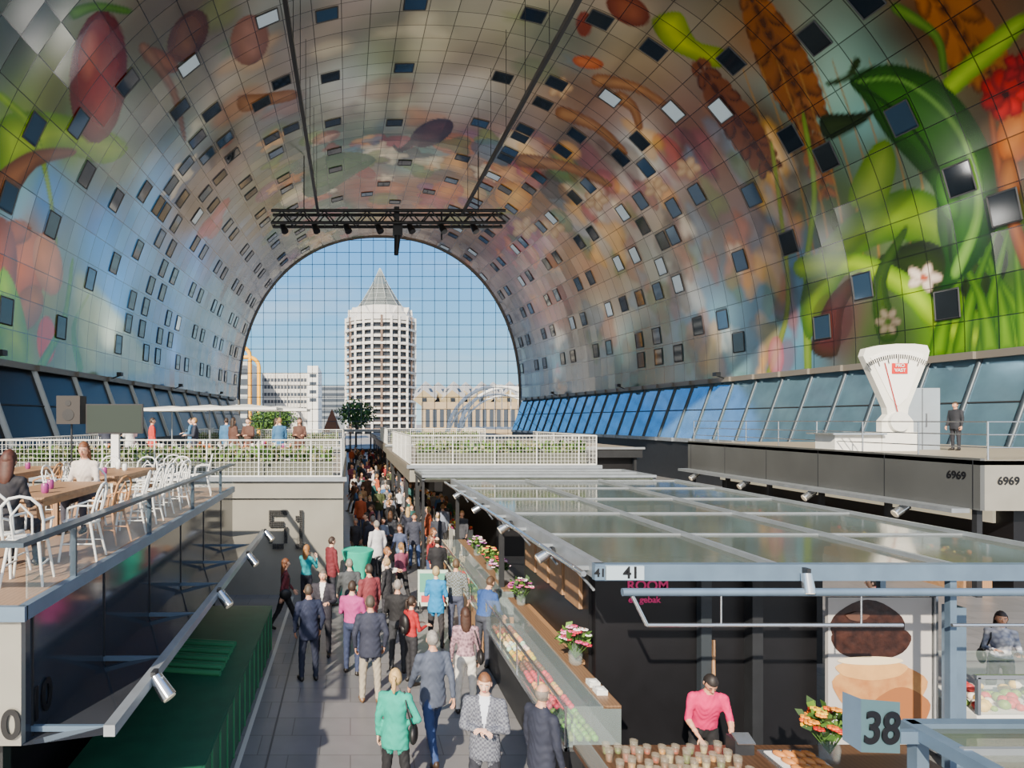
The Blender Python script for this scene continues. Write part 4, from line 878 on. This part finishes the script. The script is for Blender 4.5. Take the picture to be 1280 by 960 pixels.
    for s,k in((-1,'al'),(1,'ar')):
        u,l=[Vector(v).normalized() for v in P[k]]; sh=T((s*sw,0,1.395)); u=RL@u; el=sh+u*.285; l=RL@l; wr=el+l*.245
        jr=.008 if jacket else 0
        limb(T((s*(sw-.05),0,1.40)),sh,.062,.06+jr,TOP); limb(sh,el,.056+jr-(.008 if female else 0),.043+jr,TOP); limb(el,wr,.042+jr,.028+jr,TOP if sleeve else SK)
        pnr=Vector((-s,0,0)) if abs(l.z)>.6 else Vector((0,0,-1)); hands.append((wr+l*.012,l,pnr,s if abs(l.z)>.6 else -s))
    me=sm.mesh('tmp'); ob=bpy.data.objects.new('tmp',me); scn.collection.objects.link(ob)
    md=ob.modifiers.new('r','REMESH'); md.mode='VOXEL'; md.voxel_size=vox; md2=ob.modifiers.new('s','SMOOTH'); md2.factor=.6; md2.iterations=5 if vox<.02 else 2
    dg=bpy.context.evaluated_depsgraph_get(); dg.update(); ev=ob.evaluated_get(dg); me2=ev.to_mesh()
    nv=len(me2.vertices); co=np.zeros(nv*3); me2.vertices.foreach_get('co',co); co=co.reshape(-1,3); no=np.zeros(nv*3); me2.vertices.foreach_get('normal',no); no=no.reshape(-1,3)
    faces=[tuple(p.vertices) for p in me2.polygons]
    wr_=np.sin(co[:,2]*55+6*np.sin(co[:,0]*22)+4*np.cos(co[:,1]*25))*.0035; wr_[(co[:,2]>1.45)]=0; co=co+no*wr_[:,None]
    ctr=np.array([co[list(f_)].mean(0) for f_ in faces]); best=np.full(len(faces),1e9); mi_=np.zeros(len(faces),int)
    for a,b,r0,r1,mt in pcs:
        a=np.array(a);b=np.array(b); d=b-a; t=np.clip(((ctr-a)@d)/max(1e-9,d@d),0,1); ds=np.linalg.norm(ctr-a-t[:,None]*d,axis=1)-(r0*(1-t)+r1*t); w=ds<best; best[w]=ds[w]; mi_[w]=mt
    if shirt:
        loc=(ctr-np.array(piv))@np.array(RL)+np.array(piv)
        k=(loc[:,1]>.03)&(loc[:,2]>1.12)&(loc[:,2]<1.49)&(np.abs(loc[:,0])<(loc[:,2]-1.12)*.17+.004)&(mi_==TOP); mi_[k]=SHI
    ev.to_mesh_clear(); bpy.data.objects.remove(ob); bpy.data.meshes.remove(me)
    mb=MB(); mb.mats=PM[:]; mb.v=[tuple(c) for c in co]; mb.f=faces; mb.m=[int(v) for v in mi_]; mb.sm=[True]*len(faces)
    hc=T((0,.02,1.625)); HRm=RL@rotm(math.radians(-tilt),0,math.radians(turn))
    head(mb,hc,HRm,hair,female,SK,HR,EY,LP)
    for wr,l,pnr,s in hands: hand(mb,wr,l,pnr,s,SK)
    if bag=='shoulder':
        mb.ell(T((.24,-.02,.95)),(.06,.15,.13),EY,12,8); mb.tube([T((.23,.08,1.05)),T((.15,.1,1.3)),T((.12,.0,1.47)),T((.17,-.12,1.3)),T((.24,-.1,1.05))],.012,EY,5)
    if bag=='back': mb.ell(T((0,-.17,1.22)),(.14,.085,.2),EY,14,10); mb.ell(T((0,-.22,1.12)),(.1,.06,.09),EY,10,8)
    lowv=min(v[2] for v in mb.v)
    mb.v=[(x,y,z-lowv) for x,y,z in mb.v]
    me=mb.mesh('person_mesh'); cacheP[key]=(me,lowv); return cacheP[key]
SKN=[(224,172,142),(205,150,120),(232,185,158)]
def person(name,x,y,face,h=1.75,pose='stand',top=(40,44,60),bot=(40,42,50),shoes=(30,26,24),hairc=(70,50,35),shirtc=(225,225,225),z=0,skin=None,topkind=None,seat=None,**kw):
    me,low=pmesh(pose,**kw); ob=bpy.data.objects.new(name,me); scn.collection.objects.link(ob)
    s=h/1.75; ob.scale=(s,s,s); ob.rotation_euler=(0,0,math.radians(face)); ob.location=(x,y,z)
    tm=pm(top,.8,0,8,.25) if not topkind else pm(top,.8,0,topkind[1],.5,kind=topkind[0],rgb2=topkind[2])
    mats=[pm(skin or random.choice(SKN),.5,0,10,.08),tm,pm(bot,.8,0,8,.2),pm(shoes,.4),pm(hairc,.6,0,30,.4),pm(shirtc,.7),pm((22,20,22),.5),pm((175,85,80),.5)]
    for i,mt in enumerate(mats):
        ob.material_slots[i].link='OBJECT'; ob.material_slots[i].material=mt
    return ob
def PX_(px,Y): return (px-CX)*Y/F
NAVY=(30,38,64)
person('man',PX_(386,12.35),12.35,20,1.78,'pocket',NAVY,(34,40,60),hairc=(80,68,58),shirt=True,turn=-20)
person('man',PX_(404,13.7),13.7,170,1.76,'hold',(48,46,56),(40,40,48),hairc=(110,100,92),shirt=True)
person('woman',PX_(356,15.3),15.3,-75,1.68,'walk',(112,42,50),(24,24,28),hairc=(120,72,42),female=True,hair='long',jacket=False,bag='shoulder')
person('woman',PX_(383,16.8),16.8,-30,1.68,'phone',(28,150,160),(50,50,60),hairc=(160,110,62),female=True,hair='long',jacket=False)
person('man',PX_(440,12.7),12.7,-20,1.76,'hold',(185,66,138),(48,58,88),hairc=(60,45,36),jacket=False)
person('man',PX_(463,11.4),11.4,5,1.82,'pocket',(46,50,68),(165,155,138),shoes=(110,80,55),hairc=(85,75,66),turn=-15)
person('man',PX_(497,12.8),12.8,-15,1.76,'hold',(28,28,32),(52,54,60),hairc=(150,142,135),jacket=False)
person('woman',PX_(514,12.2),12.2,-60,1.6,'hold',(170,28,36),(38,38,44),hairc=(50,36,28),female=True,hair='pony',jacket=False,bag='back')
person('man',PX_(541,9.5),9.5,15,1.86,'walk',(76,84,102),(42,64,110),shoes=(60,45,35),hairc=(150,145,140),turn=-10)
person('woman',PX_(545,14.2),14.2,-10,1.7,'hold',(20,135,195),(48,46,50),hairc=(190,165,120),female=True,hair='bob',jacket=True)
person('woman',PX_(582,10.95),10.95,-5,1.74,'stand',(70,52,66),(222,218,210),hairc=(70,45,34),female=True,hair='long',topkind=('vor',22,(190,150,160)),jacket=False,bag='shoulder')
person('man',PX_(604,13.1),13.1,-50,1.76,'work',(46,80,142),(58,62,74),hairc=(82,62,46),jacket=False)
person('woman',PX_(494,8.35),8.35,-12,1.7,'hip',(8,160,138),(26,26,30),hairc=(206,170,112),female=True,hair='pony',bag='shoulder')
person('man',PX_(606,8.0),8.0,165,1.8,'cross',(112,116,126),(44,46,56),hairc=(130,85,55),shirtc=(205,212,225),shirt=True,topkind=('check',38,(78,80,92)),tilt=8)
person('man',PX_(682,7.75)-.05,7.75,-62,1.76,'stand',(38,42,58),(36,38,46),hairc=(130,120,112),hair='bald',turn=20)
person('man',PX_(692,12.9),12.9,115,1.76,'work',(118,120,118),(50,50,56),hairc=(60,48,40),jacket=False,tilt=10)
person('man',4.5,8.45,172,1.74,'work',(218,22,100),(30,30,34),hairc=(40,34,32),jacket=False,sleeve=False,tilt=22)
person('man',-.5,17.4,-60,1.78,'stand',(110,36,46),(40,42,52),hairc=(60,45,38))
person('man',PX_(437,14.9),14.9,10,1.76,'walk',(72,76,80),(70,72,84),hairc=(140,130,120))
person('man',PX_(455,14.6)+.1,14.0,30,1.8,'stand',(130,56,64),(45,45,55),hairc=(60,50,44))
person('woman',PX_(478,16.6)+.1,16.6,-100,1.66,'hold',(222,214,205),(60,60,66),hairc=(150,100,62),female=True,hair='bob')
person('woman',PX_(468,15.4)+.3,15.5,60,1.62,'stand',(40,40,46),(50,50,58),hairc=(180,150,110),female=True,hair='bob')
person('man',PX_(518,21.7),21.7,175,1.8,'pocket',(52,56,72),(62,84,130),hairc=(70,52,40))
person('woman',PX_(500,20.5),20.5,150,1.66,'walk2',(70,80,110),(110,130,160),hairc=(90,60,40),female=True,hair='long',jacket=False)
person('woman',PX_(541,19.6),19.6,-120,1.66,'hold',(170,70,70),(40,40,48),hairc=(110,70,44),female=True,hair='long')
person('man',PX_(570,14.6),14.6,-20,1.78,'stand',(86,88,74),(68,74,96),hairc=(100,80,60),topkind=('check',30,(120,130,140)),jacket=False)
person('man',4.6,16.4,-70,1.74,'hold',(150,155,160),(60,60,70),hairc=(120,110,100))
person('woman',PX_(1251,10.9),10.9,150,1.7,'hold',(222,222,224),(34,34,44),hairc=(48,36,30),female=True,hair='long',topkind=('vor',14,(90,100,130)),jacket=False,bag='shoulder')
person('man',10.4,13.2,60,1.76,'walk',(50,52,58),(60,62,74),hairc=(60,48,40)); person('woman',12.2,15.4,-140,1.68,'stand',(150,60,60),(40,40,50),hairc=(90,60,40),female=True,hair='long')
person('woman',-3.72,7.15,2,1.68,'sit',(34,32,38),(40,42,50),hairc=(78,40,26),female=True,hair='long',z=ZD,jacket=False)
person('woman',-3.98,10.0,178,1.68,'sit',(212,200,190),(60,60,72),hairc=(120,72,40),female=True,hair='long',z=ZD,jacket=False)
chair(-3.72,7.1,ZD,0); chair(-3.98,10.05,ZD,math.radians(180))
for i,(x,y,f_) in enumerate([(-7.3,22,40),(-6.7,22.4,-60),(-5.2,22.2,100),(-4,22.6,-40),(-3.4,22.1,150),(-2.4,22.5,20),(-1.7,22.2,180),(-4.6,24.6,0),(-6,25,90),(-2.8,25,-90),(-8.2,22.3,10),(-7.6,25.5,80)]):
    person('woman' if i%3==0 else 'man',x,y,f_,1.68,'stand' if i%2 else 'hold',random.choice([(200,60,50),(220,220,215),(50,55,70),(90,60,50),(60,110,150)]),(50,50,60),z=3.24,hairc=random.choice([(60,45,35),(170,130,80)]),vox=.03,female=bool(i%3==0),hair='long' if i%3==0 else 'short')
person('man',21.9,24.,100,1.75,'stand',(36,38,46),(36,36,44),z=DZ,vox=.03); person('man',26.,25,100,1.75,'stand',(120,70,60),(36,36,44),z=DZ,vox=.03)
tops=[(40,44,60),(28,28,34),(200,196,190),(150,40,44),(60,100,150),(110,112,118),(88,60,46),(180,142,104),(40,90,90),(215,215,220),(130,64,88),(70,80,50),(130,140,160),(180,86,52),(58,48,60),(36,36,40),(60,62,70),(48,52,64)]
bots=[(40,42,52),(60,76,110),(30,30,34),(120,110,98),(70,72,80)]
hairs=[(50,38,30),(90,62,42),(150,112,70),(190,160,110),(140,135,130),(30,26,24)]
placed=[]
var=[('stand',False,'short',True),('walk',False,'short',True),('walk2',False,'short',False),('hold',False,'bald',True),('stand',True,'long',False),('walk',True,'bob',True),('walk2',True,'pony',False),('hold',True,'long',True),('pocket',False,'short',True)]
fix=[(o.location.x,o.location.y) for o in scn.objects if o.name.startswith(('man','woman','advert'))]
cnt=0;tries=0
while cnt<140 and tries<6000:
    tries+=1
    u=random.random(); Y=17.+ (u**1.4)*60
    xhi=2.35 if Y<22 else 4.0
    X=random.uniform(.05,xhi)
    if random.random()<.12 and Y>24: X=random.uniform(9,10.2)
    if any((X-a)**2+(Y-b)**2<(.48+Y*.008)**2 for a,b in placed): continue
    if abs(Y-18.4)<.9 and abs(X-.2)<.85: continue
    if X<.55 and Y<18.4: continue
    if 20.2<Y<23.3 and abs(X-2.25)<.4: continue
    if any(abs(a-X)<.5 and abs(b_-Y)<.5 for a,b_ in fix): continue
    placed.append((X,Y)); v=random.choice(var); cnt+=1
    person('woman' if v[1] else 'man',X,Y,random.choice([0,0,180,180,90,-90])+random.uniform(-35,35),random.uniform(1.6,1.86) if not v[1] else random.uniform(1.55,1.74),v[0],random.choice(tops),random.choice(bots),hairc=random.choice(hairs),female=v[1],hair=v[2],jacket=v[3],vox=.03)
# ---------------------------------------------------------------- added fill floodlights that brighten the vault, housings set on the wall ledges
for side in(-1,1):
    for y in(18,34,50,66,84):
        x=cY(y)+side*(wY(y)-1.0); mb=MB(); mb.obox((x,y,8.3),(.35,.5,.28),DARK); mb.cyl((x,y,8.2),(x+side*.7,y,7.95),.05,DARK); mb.build('added_fill_flood')
        l=bpy.data.lights.new('fill_spot','SPOT'); l.energy=5000 if y>20 else 1800; l.spot_size=math.radians(150); l.spot_blend=1.; l.shadow_soft_size=1.0; l.color=(1,.95,.88); l.specular_factor=0
        o=bpy.data.objects.new('fill_beam',l); scn.collection.objects.link(o); o.location=(x-side*.4,y,8.9); o.rotation_euler=Vector((-side*.75,.1,1)).to_track_quat('-Z','Y').to_euler()
# ---------------------------------------------------------------- sky and sun
w=bpy.data.worlds.new('World'); scn.world=w; w.use_nodes=True; nt=w.node_tree; bg=nt.nodes['Background']
tc=nd('ShaderNodeTexCoord'); sxyz=nd('ShaderNodeSeparateXYZ'); nt.links.new(tc.outputs['Generated'],sxyz.inputs[0])
cr=nd('ShaderNodeValToRGB'); e=cr.color_ramp.elements; e[0].position=0; e[0].color=(.62,.9,1.,1); e[1].position=1; e[1].color=(.05,.2,.62,1)
x_=e.new(.10); x_.color=(.27,.66,1.,1); x_=e.new(.3); x_.color=(.12,.44,1.,1)
nt.links.new(sxyz.outputs[2],cr.inputs[0])
mp=nd('ShaderNodeMapping'); mp.inputs['Scale'].default_value=(2,2,12); nt.links.new(tc.outputs['Generated'],mp.inputs[0])
cn=nd('ShaderNodeTexNoise'); cn.inputs['Scale'].default_value=2.2; cn.inputs['Detail'].default_value=6; nt.links.new(mp.outputs[0],cn.inputs['Vector'])
cm=nd('ShaderNodeMapRange'); cm.inputs['From Min'].default_value=.54; cm.inputs['From Max'].default_value=.8; cm.inputs['To Max'].default_value=.35; nt.links.new(cn.outputs['Fac'],cm.inputs['Value'])
mx=nd('ShaderNodeMix',data_type='RGBA'); nt.links.new(cm.outputs[0],mx.inputs['Factor']); nt.links.new(cr.outputs[0],mx.inputs['A']); mx.inputs['B'].default_value=(.85,.92,1,1)
sv=math_('MULTIPLY',sxyz.outputs[1],-1.); sv=math_('MAXIMUM',sv,0.); hz=nd('ShaderNodeMix',data_type='RGBA'); nt.links.new(sv,hz.inputs['Factor']); nt.links.new(mx.outputs['Result'],hz.inputs['A']); hz.inputs['B'].default_value=(.95,.96,.98,1)
st=math_('MULTIPLY',sv,.3); st=math_('ADD',st,1.45); nt.links.new(hz.outputs['Result'],bg.inputs['Color']); nt.links.new(st,bg.inputs['Strength'])
sun=bpy.data.lights.new('sun','SUN'); sun.energy=12; sun.angle=math.radians(.8); sun.color=(1,.88,.7)
so=bpy.data.objects.new('sun',sun); scn.collection.objects.link(so); so.rotation_euler=Vector((.38,.8,-.52)).to_track_quat('-Z','Y').to_euler()
cam=bpy.data.cameras.new('camera'); co=bpy.data.objects.new('camera',cam); scn.collection.objects.link(co)
cam.sensor_width=36; cam.lens=36*F/1280; co.location=(0,0,CH); co.rotation_euler=(math.radians(90),0,0); cam.shift_x=(640-CX)/1280; cam.shift_y=(CY-480)/1280; cam.clip_end=2000
scn.camera=co
